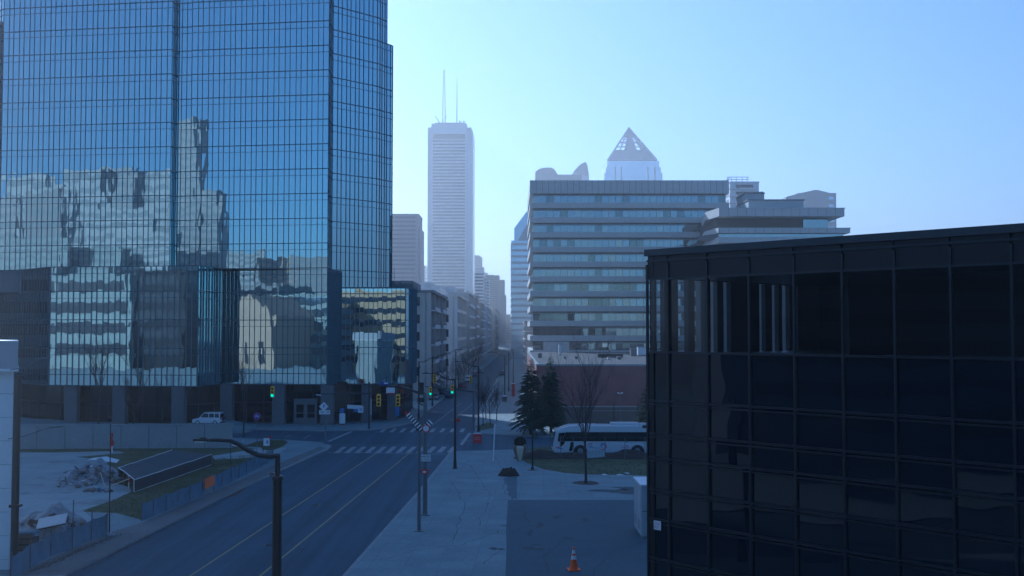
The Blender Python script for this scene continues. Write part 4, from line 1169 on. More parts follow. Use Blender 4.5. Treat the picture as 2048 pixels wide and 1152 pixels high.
# banded building facing the right wing
a = refl(690, 586, -12, Vector((0, -1, 0)), T(-24.5, 150.6)); b = refl(830, 586, -12, Vector((0, -1, 0)), T(-24.5, 150.6))
tower_block('mirrored_banded_building', 'tan building with dark ribbon windows, mirrored in the right end of the podium', 'building', min(a.x, b.x) - 8, max(a.x, b.x) - 1, -34, -12, a.z, M['tan_panel'], M['dark_window'], 6, .42, .1, 3, True, True, 0.0, 'city buildings mirrored in the glass tower', False, True)
# unseen slab added beyond the left edge of the frame to shade the lot
tower_block('unseen_shade_tower', 'tall office slab standing left of the glass tower', 'office tower', -150, -93, 150, 190, 62, M['grey_stone'], M['dark_window'], 16, .5)
tower_block('unseen_sky_blocker', 'blue grey block with dark ribbon windows, mirrored in the black office', 'building', -62, -46, -20, 34, 21, M['blue_grey_wall'], M['dark_window'], 6, .42)  # unseen block added so the black office glass mirrors less bright sky

# ------------------------------------------------------------------ haze
hz = MB(); hz.box(-4200, 4200, -900, 4600, -1.2, 330)
hm = bpy.data.materials.new('haze'); hm.use_nodes = True
hnt = hm.node_tree; hnt.nodes.clear()
ho = hnt.nodes.new('ShaderNodeOutputMaterial'); hv = hnt.nodes.new('ShaderNodeVolumePrincipled')
hv.inputs['Color'].default_value = (1.0, 0.97, 0.94, 1)
hv.inputs['Density'].default_value = 0.0005
hv.inputs['Anisotropy'].default_value = 0.5
hnt.links.new(hv.outputs[0], ho.inputs['Volume'])
haze = hz.build('haze', hm); tag(haze, 'thin bluish haze over the city', kind='stuff')
# ------------------------------------------------------------------ more materials
M['bus_white'] = surf('bus_white', (0.6, 0.61, 0.62), 0.25, 0.05, .4, 3.0, spec=.5, coat=.4)
M['car_white'] = surf('car_white', (0.62, 0.63, 0.64), 0.25, 0.04, .5, 4.0, coat=.5)
M['car_blue'] = surf('car_blue', (0.03, 0.06, 0.14), 0.25, 0.05, .5, 4.0, coat=.5)
M['car_red'] = surf('car_red', (0.22, 0.03, 0.03), 0.25, 0.05, .5, 4.0, coat=.5)
M['car_grey'] = surf('car_grey', (0.12, 0.125, 0.13), 0.25, 0.05, .5, 4.0, coat=.5)
M['car_black'] = surf('car_black', (0.012, 0.012, 0.014), 0.2, 0.05, .5, 4.0, coat=.5)
M['car_glass'] = dark_glass('car_glass', (0.008, 0.01, 0.012), 0.03)
M['rubber'] = surf('rubber', (0.015, 0.015, 0.015), 0.85, .2, 2., 9.)
M['rim'] = surf('rim', (0.4, 0.4, 0.41), 0.35, .1, 2., 9., metal=.8)
M['red_lamp'] = surf('tail_lamp', (0.4, 0.02, 0.015), 0.25, .1)
M['head_lamp'] = surf('head_lamp', (0.75, 0.75, 0.72), 0.12, .05)
M['signal_yellow'] = surf('signal_yellow', (0.9, 0.54, 0.03), 0.5, .12, 1., 6.)
M['lens_green'] = emit('lens_green', (0.02, 0.9, 0.5), 1.1)
M['lens_dark_red'] = surf('lens_dark_red', (0.12, 0.025, 0.01), .25, .1)
M['lens_dark_amber'] = surf('lens_dark_amber', (0.12, 0.06, 0.01), .25, .1)
M['lens_dark_green'] = surf('lens_dark_green', (0.01, 0.045, 0.03), .25, .1)
M['black_plastic'] = surf('black_plastic', (0.014, 0.014, 0.015), .5, .15)
M['sign_white'] = surf('sign_white', (0.68, 0.68, 0.68), .45, .06, 1., 6.)
M['sign_black'] = surf('sign_black', (0.012, 0.012, 0.014), .45, .1)
M['sign_blue'] = surf('sign_blue', (0.02, 0.05, 0.3), .45, .08)
M['sign_red'] = surf('sign_red', (0.42, 0.02, 0.02), .45, .1, 1., 6.)
M['orange'] = surf('orange_plastic', (0.75, 0.14, 0.02), .55, .12, 1., 6.)
M['bark'] = surf('bark', (0.055, 0.045, 0.038), .95, .35, 2., 12., .4)
M['twig'] = surf('twig', (0.07, 0.055, 0.047), .95, .3, 1., 8.)
M['needle'] = surf('needle', (0.042, 0.06, 0.036), .85, .5, .7, 3.)
M['needle_light'] = surf('needle_light', (0.085, 0.11, 0.05), .85, .5, .7, 3.)
M['shrub'] = surf('shrub_leaf', (0.03, 0.042, 0.018), .9, .5, 1., 5.)
M['tarp_black'] = surf('tarp_black', (0.026, 0.036, 0.048), .55, .3, .8, 5., .5, bscale=2.5)
M['tarp_blue'] = surf('silt_fabric', (0.11, 0.17, 0.235), .8, .25, 1.2, 9., .4, bscale=3.)
M['tarp_clear'] = surf('pale_plastic_sheet', (0.24, 0.26, 0.28), .4, .3, .9, 5., .6, bscale=4., stains=(0.55, .56, (0.14, 0.11, 0.09)))
M['rubble'] = surf('rubble', (0.2, 0.175, 0.155), .95, .5, 1.5, 6., .5)
M['wood'] = surf('weathered_wood', (0.13, 0.11, 0.09), .9, .25, .8, 6., .2)
M['cream'] = surf('cream_glaze', (0.55, 0.5, 0.36), .5, .1, 1., 5.)
M['cabinet'] = surf('cabinet_grey', (0.45, 0.47, 0.48), .5, .1, .8, 5., stains=(1.1, .68, (0.2, .19, .17)))
M['blue_banner'] = surf('blue_banner', (0.09, 0.18, 0.42), .6, .1)
M['decal_pink'] = surf('decal_pink', (0.5, 0.1, 0.2), .4, .1)
M['decal_blue'] = surf('decal_blue', (0.1, 0.16, 0.5), .4, .1)
M['decal_cyan'] = surf('decal_cyan', (0.12, 0.4, 0.55), .4, .1)

# ------------------------------------------------------------------ pale building and dark pole at the left edge
Yl = 57.0
lb = thing('white_panel_building', 'corner of a pale panelled building with a projecting roof band, at the left edge', 'building', (P(-60, 900, Yl).x, Yl + 4, 0))
xr_ = P(23, 900, Yl).x
zt_ = ZY(741, Yl); k_r = 1.09
def ray_poly(x_right, x_left, y0, kk, grow=0.0):
    """plan whose right side runs back in line with the street corner"""
    return [(x_left, y0), (x_right, y0), (x_right * kk + grow, y0 * kk), (x_left * kk, y0 * kk)]
m_ = MB(); m_.prism(ray_poly(xr_ - .08, xr_ - 4.5, Yl + .06, k_r, -.5), 0, zt_); m_.build('core', M['concrete'], lb)
zc_ = zt_
while zc_ > 0.2:
    z0 = max(0.1, zc_ - 1.27)
    for j in range(2):
        MB().box(xr_ - (j + 1) * 2.4 + .02, xr_ - j * 2.4 - (.02 if j else 0), Yl - .02, Yl + .1, z0 + .025, zc_).build('panel', M['white'], lb, bevel=.01)
    zc_ = z0
m_ = MB(); zz = ZY(681, Yl)
m_.prism(ray_poly(xr_ + .62, xr_ - 5, Yl - .75, k_r), zt_ + .12, zz)
m_.build('roof_band', surf('band_grey', (.34, .35, .37), .6, .06), lb, bevel=.03)
m_ = MB(); m_.prism(ray_poly(xr_ + .69, xr_ - 5, Yl - .82, k_r), zt_ - .02, zt_ + .12); m_.build('band_edge', M['white'], lb)
YL2 = 55.6
xp = P(31.5, 900, YL2).x
up_ = thing('utility_pole', 'thick dark utility pole with two lamp arms, in front of the pale building corner', 'pole', (xp, YL2, PZ))
m_ = MB(); ztp = ZY(752, YL2)
m_.tube([(xp + .03, YL2, PZ), (xp + .03, YL2, ztp)], [.2, .17], 10); m_.tube([(xp - .19, YL2 + .1, PZ), (xp - .17, YL2 + .1, ztp - .8)], .05, 6)
m_.box(xp - .2, xp + .3, YL2 - .25, YL2 + .25, ZY(1014, YL2), ZY(1014, YL2) + .14)
m_.build('pole', M['black_metal'], up_)
for py, dx in ((738, 1.6), (876, 2.3)):
    m_ = MB(); z = ZY(py, YL2)
    m_.tube([(xp - .4, YL2, z - .05), (xp + .3, YL2, z + .05), (xp + dx * .6, YL2, z + .42), (xp + dx - .5, YL2, z + .55)], .03, 6)
    m_.build('lamp_arm', M['grey_metal'], up_)
    m_ = MB(); m_.obox((xp + dx - .2, YL2, z + .58), (.33, 0, .03), (0, .09, 0), (0, 0, .05)); m_.build('lamp_head', M['grey_metal'], up_, bevel=.02)
m_ = MB(); m_.tube([(xp + .05, YL2, ztp - .06), (xp + .3, YL2, ztp - .06), (xp + .42, YL2, ztp - .2)], .045, 6); m_.build('cap_bracket', M['black_metal'], up_)

# ------------------------------------------------------------------ street lamps
def make_lamp(name, lab, r0=.12, arm=2.75, top=8.8, ka=.6):
    t = thing(name, lab, 'street lamp', (0, 0, 0), 0, 'street lamps')
    m_ = MB(); m_.lathe([(.26, 0), (.26, .06), (r0 + .05, .1), (r0 + .035, .7), (r0 + .01, .8), (r0, .9), (r0 - .01, top - 1.45), (r0 + .03, top - 1.42), (r0 + .03, top - 1.3), (.075, top - 1.2)], (0, 0, 0), 12)
    m_.build('pole', M['black_metal'], t)
    m_ = MB(); zt = top - .55
    m_.tube([(0, 0, top - 1.25), (0, 0, zt), (-.03, 0, zt + .03)], .1, 8)
    m_.tube([(.05, 0, zt), (-.3, 0, zt - .02), (-.7, 0, zt + .02), (-1.1, 0, zt + .2), (-1.45, 0, zt + .43), (-1.75, 0, zt + .55), (-2.2, 0, zt + .58), (-arm + .2, 0, zt + .58)], [ka * v for v in (.1, .098, .094, .09, .084, .076, .07, .06)], 8)
    m_.tube([(-.05, 0, top - 1.5), (-.28, 0, top - 1.22), (-.2, 0, top - 1.2), (0, 0, top - 1.3)], .035, 6)
    m_.build('arm', M['black_metal'], t)
    m_ = MB(); m_.obox((-arm - .05, 0, zt + .58), (.3, 0, 0), (0, .11, 0), (0, 0, .05)); m_.obox((-arm + .02, 0, zt + .645), (.14, 0, 0), (0, .07, 0), (0, 0, .03))
    h = m_.build('lamp_head', M['black_metal'], t, bevel=.03)
    m_ = MB(); m_.obox((-arm - .09, 0, zt + .52), (.2, 0, 0), (0, .08, 0), (0, 0, .018)); m_.build('lens', M['head_lamp'], h)
    return t
lampA = make_lamp('street_lamp', 'big black street lamp with a curved arm, nearest of all the lamps', .185, ka=1.0)
pf = P(554.5, 1000, 38.8); lampA.location = (pf.x, 38.8, PZ)
lampB = make_lamp('street_lamp', 'slim black street lamp with a curved arm on the pavement near the zebra crossing', .115)
lampB.location = G(910, 937, PZ)
def lamp(px, py=None, Y=None, rot=0, lab='', sc=None):
    o = copy_tree(lampB)
    loc = G(px, py, PZ) if py else Vector((P(px, 700, Y).x, Y, PZ))
    return place(o, loc, rot, lab, sc)
lamp(957, 863, None, 0, 'black street lamp on the far corner beside the thinner signal mast')
for px, Y, lb_ in ((1009.5, 192, 'street lamp on the sunlit right pavement, front of the three in a line'), (1017.5, 222, 'middle one of the three street lamps in a line on the right pavement'), (1026.5, 252, 'rear one of the three street lamps in a line on the right pavement')):
    lamp(px, None, Y, 0.1, lb_)
for px, Y, lb_ in ((838, 152, 'street lamp right beside the curved end of the glass podium'), (865, 178, 'street lamp on the left pavement, second beyond the glass podium'), (894, 215, 'street lamp on the left pavement before the cream apartment building'), (911.5, 250, 'farthest street lamp on the left pavement')):
    lamp(px, None, Y, math.pi, lb_)
# black plain post by the verge
t = thing('dark_post', 'plain black post on a base plate at the tip of the grass verge', 'post', G(1065, 940, PZ))
b = G(1065, 940, PZ); m_ = MB(); m_.tube([b, b + Vector((0, 0, 4.0))], [.085, .07], 10); m_.build('pole', M['black_metal'], t)
m_ = MB(); m_.lathe([(.5, PZ), (.5, PZ + .04), (.2, PZ + .07), (.1, PZ + .3)], (b.x, b.y, 0), 14); m_.build('base_plate', M['black_metal'], t)

# ------------------------------------------------------------------ traffic signals
def signal_head(t, c, lit=None, h=1.0, face=(0, -1), name='traffic_signal', body='signal_yellow'):
    """three-lens head with visors; c = centre; face = horizontal direction it looks at"""
    f = Vector((face[0], face[1], 0)).normalized(); u = Vector((-f.y, f.x, 0)); c = Vector(c)
    w = h * .36
    m_ = MB(); m_.obox(c, f * .1, u * w / 2, (0, 0, h / 2)); m_.obox(c + Vector((0, 0, h / 2 + .02)), f * .07, u * w * .35, (0, 0, .03))
    hd = m_.build('housing', M[body], t, bevel=.025)
    for i, nm in enumerate(('red', 'amber', 'green')):
        cc = c + f * .1 + Vector((0, 0, h * (.31 - .31 * i)))
        m_ = MB(); m_.tube([cc - f * .01, cc + f * .02], h * .12, 14)
        m_.build('lens', M['lens_green'] if (nm == 'green' and lit == 'green') else M['lens_dark_' + nm], hd)
        m_ = MB(); r = h * .135
        n_ = 9; vs1 = []
        for q in range(n_):
            a = math.pi * (.05 + .9 * q / (n_ - 1))
            p_ = cc + u * r * math.cos(a) + Vector((0, 0, r * math.sin(a)))
            vs1 += [p_, p_ + f * h * .2 - Vector((0, 0, .02))]
        m_.add(vs1, [(2*q, 2*q+1, 2*q+3, 2*q+2) for q in range(n_ - 1)] + [(2*q+2, 2*q+3, 2*q+1, 2*q) for q in range(n_ - 1)])
        m_.build('visor', M['black_plastic'] if lit is None else M[body], hd)
    return hd
# near mast with the two dull heads
pb = G(850, 1030, PZ); Ym = pb.y
def Pm(px, py): return P(px, py, Ym)
mast = thing('signal_mast', 'thick grey signal mast whose curved arm holds two dull yellow heads', 'signal mast', pb)
m_ = MB(); m_.tube([pb, (pb.x, Ym, ZY(812, Ym)), (pb.x - .05, Ym, ZY(786, Ym))], [.17, .14, .12], 12)
m_.build('pole', M['grey_metal'], mast)
m_ = MB(); m_.lathe([(.34, PZ), (.34, PZ + .05), (.2, PZ + .08), (.18, PZ + .2)], (pb.x, pb.y, 0), 14); m_.build('base_plate', M['grey_metal'], mast)
m_ = MB(); m_.tube([Pm(849, 788), Pm(836, 785), Pm(820, 780), Pm(803, 774), Pm(785, 772), Pm(758, 771.5)], [.1, .09, .08, .07, .06, .05], 9); m_.build('arm', M['dark_metal'], mast)
m_ = MB(); m_.obox(Pm(843, 800), (.28, 0, 0), (0, .12, 0), (0, 0, .16)); m_.tube([Pm(838, 776), Pm(838, 806), Pm(846, 811)], .05, 7); m_.build('control_box', M['black_plastic'], mast, bevel=.02)
m_ = MB(); m_.obox(Pm(843, 775), (.16, 0, 0), (0, .12, 0), (0, 0, .36)); m_.build('signal_back', M['black_plastic'], mast, bevel=.03)
m_ = MB(); m_.tube([Pm(752, 788), Pm(806, 786)], .03, 6)
for px in (757.5, 795): m_.tube([Pm(px, 772), Pm(px, 792)], .025, 6)
m_.tube([Pm(806, 786), Pm(808, 797), Pm(820, 797)], .02, 5)
m_.build('hanger', M['dark_metal'], mast)
def tsignal(px, py, Y, lab, lit, h, hook=None, body='signal_yellow'):
    c = P(px, py, Y)
    t = thing('traffic_signal', lab, 'traffic light', (c.x, c.y, c.z - h / 2), 0, 'traffic lights at the junction')
    signal_head(t, c, lit, h, body=body)
    if hook:
        m_ = MB(); m_.tube([c + Vector((0, .08, h / 2)), Vector(hook)], .03, 6); m_.build('bracket', M['dark_metal'], t)
    return t
tsignal(757.5, 801, Ym - .2, 'unlit dull yellow traffic light, left of the pair on the near mast', None, .8)
tsignal(796, 801, Ym - .2, 'unlit dull yellow traffic light, right of the pair on the near mast', None, .8)
m_ = MB(); cc = Pm(781, 781); m_.obox(cc, (.3, 0, 0), (0, .02, 0), (0, 0, .2))
t = thing('hanging_sign', 'small white sign with a red lower edge hung on the near signal arm', 'sign', cc); m_.build('panel', M['sign_white'], t)
m_ = MB(); m_.obox(cc + Vector((0, -.025, -.21)), (.22, 0, 0), (0, .01, 0), (0, 0, .05)); m_.build('red_edge', M['sign_red'], t)
m_ = MB(); m_.tube([cc + Vector((0, .05, .1)), Pm(781, 772)], .02, 5); m_.build('strap', M['dark_metal'], t)
cc = Pm(769, 767); t = thing('street_name_sign', 'small blue and white plate on the near signal arm tip', 'sign', cc)
m_ = MB(); m_.obox(cc, (.28, 0, 0), (0, .02, 0), (0, 0, .12)); m_.build('panel', M['sign_blue'], t)
m_ = MB(); m_.obox(cc + Vector((.1, -.025, .02)), (.14, 0, 0), (0, .006, 0), (0, 0, .05)); m_.build('white_field', M['sign_white'], t)
# mast on the far right corner
pr_b = G(947, 862, PZ); Yr_ = pr_b.y
mast2 = thing('signal_mast', 'slim signal mast on the far right corner with an arm over the street', 'signal mast', pr_b)
m_ = MB(); m_.tube([pr_b, (pr_b.x, Yr_, ZY(781, Yr_))], [.16, .12], 10); m_.build('pole', M['grey_metal'], mast2)
m_ = MB(); m_.tube([P(948, 783, Yr_), P(940, 783, Yr_), P(925, 780, Yr_), P(905, 778.5, Yr_), P(884, 777, Yr_), P(866, 774.5, Yr_), P(850, 773, Yr_)], [.1, .09, .08, .07, .06, .05, .045], 8); m_.build('arm', M['dark_metal'], mast2)
m_ = MB(); m_.lathe([(.3, PZ), (.3, PZ + .06), (.18, PZ + .1)], (pr_b.x, pr_b.y, 0), 12); m_.build('base_plate', M['grey_metal'], mast2)
tsignal(861, 782.5, Yr_ - .2, 'yellow traffic light showing green at the tip of the far mast arm', 'green', 1.05, P(861, 774, Yr_))
tsignal(904.5, 779, Yr_ - .25, 'traffic light showing green beside the slim lamp post', 'green', 1.1, P(905, 779, Yr_))
tsignal(869.5, 757.5, 98.4, 'bright yellow traffic light hung under the arm of the lamp near the zebra', None, .8, P(869.5, 746, 98.4))
tsignal(941.5, 759, 134.3, 'small yellow traffic light on the bracket of the far corner lamp', None, .85, P(957, 749.5, 134.5))
tsignal(545, 784, 141.2, 'yellow traffic light showing green in front of the tower columns', 'green', 1.45, (cpos[4].x - .2, cpos[4].y - .45, ZY(772, 142)))
# mast at the tower corner
pl_b = G(738, 857.5, PZ); Yl_ = pl_b.y
mast3 = thing('signal_mast', 'dark signal mast before the tower corner with a level arm to the left', 'signal mast', pl_b)
m_ = MB(); m_.tube([pl_b, (pl_b.x, Yl_, ZY(764, Yl_))], [.13, .1], 10); m_.build('pole', M['dark_metal'], mast3)
m_ = MB(); m_.tube([P(746, 787, Yl_), P(700, 787, Yl_), P(640, 788, Yl_)], [.11, .1, .06], 8); m_.build('arm', M['dark_metal'], mast3)
m_ = MB(); m_.obox(P(637, 790, Yl_), (.32, 0, -.03), (0, .1, 0), (0, 0, .06)); m_.build('lamp_head', M['white'], mast3, bevel=.02)
m_ = MB(); m_.tube([P(742, 797, Yl_), P(742, 830, Yl_)], .05, 6); m_.build('conduit', M['white'], mast3)

# ------------------------------------------------------------------ level crossing sign
pc = G(838, 1062, PZ); Yc = pc.y
def Pc(px, py, dy=0.0): return P(px, py, Yc + dy)
cx_ = thing('railway_crossing_sign', 'thin post with a striped black and white V of boards and a ringed disc', 'crossing sign', pc)
m_ = MB(); m_.tube([pc, Pc(838.5, 860)], [.12, .1], 10); m_.build('post', M['grey_metal'], cx_)
m_ = MB(); m_.box(pc.x - .3, pc.x + .3, pc.y - .3, pc.y + .3, PZ, PZ + .04); m_.build('base_plate', M['grey_metal'], cx_)
def striped(pa, pb_, w, n, nm):
    a, b_ = Vector(pa), Vector(pb_); d = (b_ - a); L = d.length; d.normalize(); s_ = Vector((0, 1, 0)).cross(d).normalized()
    m_ = MB()
    for i in range(n):
        m_.mat(i % 2); q = a + d * (L * (i + .5) / n)
        m_.obox(q, d * (L / n / 2), Vector((0, .03, 0)), s_ * w / 2)
    return m_.build(nm, [M['sign_black'], M['sign_white']], cx_)
striped(Pc(813, 826, -.12), Pc(845, 861, -.12), .3, 15, 'striped_board')
striped(Pc(846, 859, .1), Pc(862, 843, .3), .34, 8, 'striped_board')
m_ = MB(); m_.disc(Pc(852, 857, -.2), .26, (0, -1, 0), 24, .04); m_.build('disc_ring', M['sign_red'], cx_)
m_ = MB(); m_.disc(Pc(852, 857, -.225), .19, (0, -1, 0), 24, .04); m_.build('disc', M['sign_white'], cx_)
m_ = MB(); m_.disc(Pc(812, 826, -.12), .11, (0, -1, 0), 14, .1); m_.build('red_reflector', M['sign_red'], cx_)
m_ = MB(); m_.tube([Pc(838, 861), Pc(852, 857, -.1)], .06, 8); m_.obox(Pc(839, 858, -.03), (.2, 0, 0), (0, .1, 0), (0, 0, .1)); m_.build('bracket', M['dark_metal'], cx_)
def text_obj(txt, size, mat_, name, parent, loc, rotx=math.pi / 2, ext=.004, squeeze=1.0, rotz=0.0):
    cu = bpy.data.curves.new(name, 'FONT'); cu.body = txt; cu.size = size; cu.extrude = ext; cu.align_x = 'CENTER'; cu.align_y = 'CENTER'
    tmp = bpy.data.objects.new('tmp', cu); COL.objects.link(tmp)
    dg = bpy.context.evaluated_depsgraph_get(); me = bpy.data.meshes.new_from_object(tmp.evaluated_get(dg))
    bpy.data.objects.remove(tmp); bpy.data.curves.remove(cu)
    root = parent
    while root is not None and root not in XF: root = root.parent
    Mx = Matrix.Translation(Vector(loc)) @ Matrix.Rotation(rotz, 4, 'Z') @ Matrix.Rotation(rotx, 4, 'X') @ Matrix.Diagonal((squeeze, 1, 1, 1))
    me.transform(XF[root].inverted() @ Mx)
    me.materials.clear(); me.materials.append(mat_); me.name = name
    o = bpy.data.objects.new(name, me); COL.objects.link(o); o.parent = parent
    return o
# plates on the thick mast
cc = P(851, 916, Ym - .24); t = thing('warning_plate', 'white plate with two lines of black lettering on the thick mast', 'sign', cc)
pl_ = MB().obox(cc, (.37, 0, 0), (0, .012, 0), (0, 0, .23)).build('panel', M['sign_white'], t)
text_obj('MABITO', .19, M['sign_black'], 'lettering', pl_, cc + Vector((0, -.016, .09)), ext=.004, squeeze=.95)
text_obj('CR TRACK', .15, M['sign_black'], 'lettering', pl_, cc + Vector((0, -.016, -.11)), ext=.004, squeeze=.9)
m_ = MB(); m_.obox(cc + Vector((0, .08, 0)), (.06, 0, 0), (0, .09, 0), (0, 0, .05)); m_.build('clamp', M['grey_metal'], t)
cc = P(849.5, 943, Ym - .26); t = thing('red_call_box', 'small red box with white marks on the thick mast below the white plate', 'box', cc)
pl_ = MB().obox(cc, (.27, 0, 0), (0, .06, 0), (0, 0, .15)).build('box', M['sign_red'], t, bevel=.015)
m_ = MB()
for dx, w_, h_ in ((-.12, .03, .06), (-.02, .05, .09), (.1, .05, .035)): m_.obox(cc + Vector((dx, -.064, -.02)), (w_, 0, 0), (0, .004, 0), (0, 0, h_))
m_.build('white_mark', M['sign_white'], pl_)
m_ = MB(); m_.obox(cc + Vector((0, .1, 0)), (.05, 0, 0), (0, .08, 0), (0, 0, .04)); m_.build('clamp', M['grey_metal'], t)

# ------------------------------------------------------------------ small signs on the left
def sign_post(name, lab, px, py, top, r=.045):
    b = G(px, py, PZ); t = thing(name, lab, 'sign', b)
    m_ = MB(); m_.tube([b, (b.x, b.y, ZY(top, b.y))], r, 8); m_.build('post', M['grey_metal'], t)
    return t, b
t, b = sign_post('diamond_sign', 'white diamond sign above two small white plates on a thick grey post', 651, 889, 806, .1)
Ys = b.y - .14; c = P(647.5, 813, Ys); d_ = .37
m_ = MB(); m_.obox(c, Vector((.7071, 0, .7071)) * d_, (0, .012, 0), Vector((-.7071, 0, .7071)) * d_); pl_ = m_.build('diamond_panel', M['sign_white'], t)
m_ = MB(); m_.obox(c + Vector((0, -.016, -.02)), (.04, 0, 0), (0, .004, 0), (0, 0, .14)); m_.obox(c + Vector((.02, -.016, .12)), (.09, 0, .03), (0, .004, 0), (-.02, 0, .05)); m_.build('symbol', M['sign_blue'], pl_)
for px, w_ in ((645, .4), (656, .24)):
    c = P(px, 824.5, Ys); m_ = MB(); m_.obox(c, (w_ * .95, 0, 0), (0, .012, 0), (0, 0, .23)); pl_ = m_.build('plate', M['sign_white'], t)
    m_ = MB()
    for q in range(2): m_.obox(c + Vector((0, -.016, .08 - q * .14)), (w_ * .6, 0, 0), (0, .003, 0), (0, 0, .025))
    m_.build('line', M['grey_metal'], pl_)
t, b = sign_post('round_sign', 'round blue sign with a red rim on a thin post at the little lawn', 513.5, 908, 826, .035)
c = P(514, 832.5, b.y - .06)
m_ = MB(); m_.disc(c, .4, (0, -1, 0), 24, .02); m_.build('rim', M['sign_red'], t)
m_ = MB(); m_.disc(c - Vector((0, .015, 0)), .34, (0, -1, 0), 24, .02); pl_ = m_.build('disc', M['sign_blue'], t)
m_ = MB()
for dx, dz in ((-.12, .0), (.02, .06), (.12, -.06)): m_.obox(c + Vector((dx, -.03, dz)), (.035, 0, .02), (0, .003, 0), (-.02, 0, .09))
m_.build('symbol', M['sign_white'], pl_)
m_ = MB(); m_.obox(P(511, 842, b.y - .05), (.2, 0, 0), (0, .01, 0), (0, 0, .12)); m_.build('plate', M['dark_metal'], t)
b = G(533, 905, PZ); t = thing('site_notice', 'small white notice board on two thin legs beside the little lawn', 'notice board', b)
m_ = MB(); c = P(533, 884, b.y); m_.obox(c, (.32, 0, 0), (0, .015, 0), (0, 0, .4)); pl_ = m_.build('board', M['sign_white'], t)
MB().obox(c + Vector((.08, -.02, 0)), (.07, 0, 0), (0, .004, 0), (0, 0, .16)).build('symbol', M['sign_blue'], pl_)
for dx in (-.33, .33): m_ = MB(); m_.tube([(b.x + dx, b.y + .03, PZ), (b.x + dx, b.y + .03, c.z + .4)], .025, 6); m_.build('leg', M['dark_metal'], t)
m_ = MB(); m_.obox(c + Vector((.34, 0, .5)), (.14, 0, 0), (0, .01, 0), (0, 0, .12)); m_.build('red_tag', M['sign_red'], t)

# ------------------------------------------------------------------ window display and kiosk inside the corner shop
Yk = cpos[5].y - .1
c = P(706, 817, Yk + .6); t = thing('shop_banner', 'white and blue banner sign behind the corner shop window', 'banner', c)
m_ = MB(); m_.obox(P(709, 814, Yk + .6), (1.0, 0, -.05), (0, .03, 0), (0, 0, .26)); m_.build('banner_strip', M['sign_white'], t)
m_ = MB(); m_.obox(P(716, 821, Yk + .58), (.55, 0, 0), (0, .03, 0), (0, 0, .22)); m_.build('lower_panel', M['blue_banner'], t)
m_ = MB(); m_.obox(P(684, 821, Yk + .62), (.3, 0, 0), (0, .03, 0), (0, 0, .3)); m_.build('left_panel', M['blue_banner'], t)
m_ = MB(); m_.tube([P(706, 817, Yk + .66) , P(706, 838, Yk + .66)], .03, 6); m_.tube([P(706, 838, Yk + .66), (P(706, 838, Yk).x, Yk + .66, PZ)], .03, 6); m_.build('stand', M['dark_metal'], t)
c = P(716.5, 818, Yk + .5); t = thing('shop_poster', 'small square white poster with blue print beside the shop banner', 'poster', P(716.5, 823, Yk + .5))
c = P(716.5, 818.5, Yk + .5)
c = P(716.5, 818.5, Yk + .5) + Vector((.35, -.1, 0))
pl_ = MB().obox(c, (.36, 0, .02), (0, .015, 0), (0, 0, .46)).build('panel', M['sign_white'], t)
m_ = MB()
for q in range(3): m_.obox(c + Vector((-.04 + q * .06, -.02, .1 - q * .12)), (.2, 0, .04), (0, .003, 0), (0, 0, .025))
m_.build('print', M['sign_blue'], pl_)
m_ = MB(); m_.tube([c + Vector((0, .05, .3)), (c.x, c.y + .05, PZ)], .025, 6); m_.build('stand', M['dark_metal'], t)
c = P(684.5, 840, Yk + .2); t = thing('white_drum', 'white drum shaped bin at the foot of the corner shop window', 'bin', (c.x, c.y, PZ))
m_ = MB(); m_.lathe([(.38, PZ + .15), (.42, PZ + .2), (.42, PZ + 1.35), (.36, PZ + 1.5), (.1, PZ + 1.55)], (c.x, c.y, 0), 18); m_.build('drum', M['white'], t)
m_ = MB(); m_.lathe([(.3, PZ), (.3, PZ + .15)], (c.x, c.y, 0), 14); m_.build('foot', M['red_lamp'], t)
c = P(770, 820, cpos[6].y + 1.5); t = thing('wall_poster', 'tall thin blue poster on the last window of the glass podium', 'poster', P(794, 820, 147))
c = P(794.5, 823, 149.5)
MB().obox(c, (.28, 0, 0), (0, .02, 0), (0, 0, .65)).build('panel', M['blue_banner'], t)
m_ = MB(); m_.tube([c - Vector((0, 0, .6)), (c.x, c.y, PZ)], .03, 6); m_.build('post', M['grey_metal'], t)
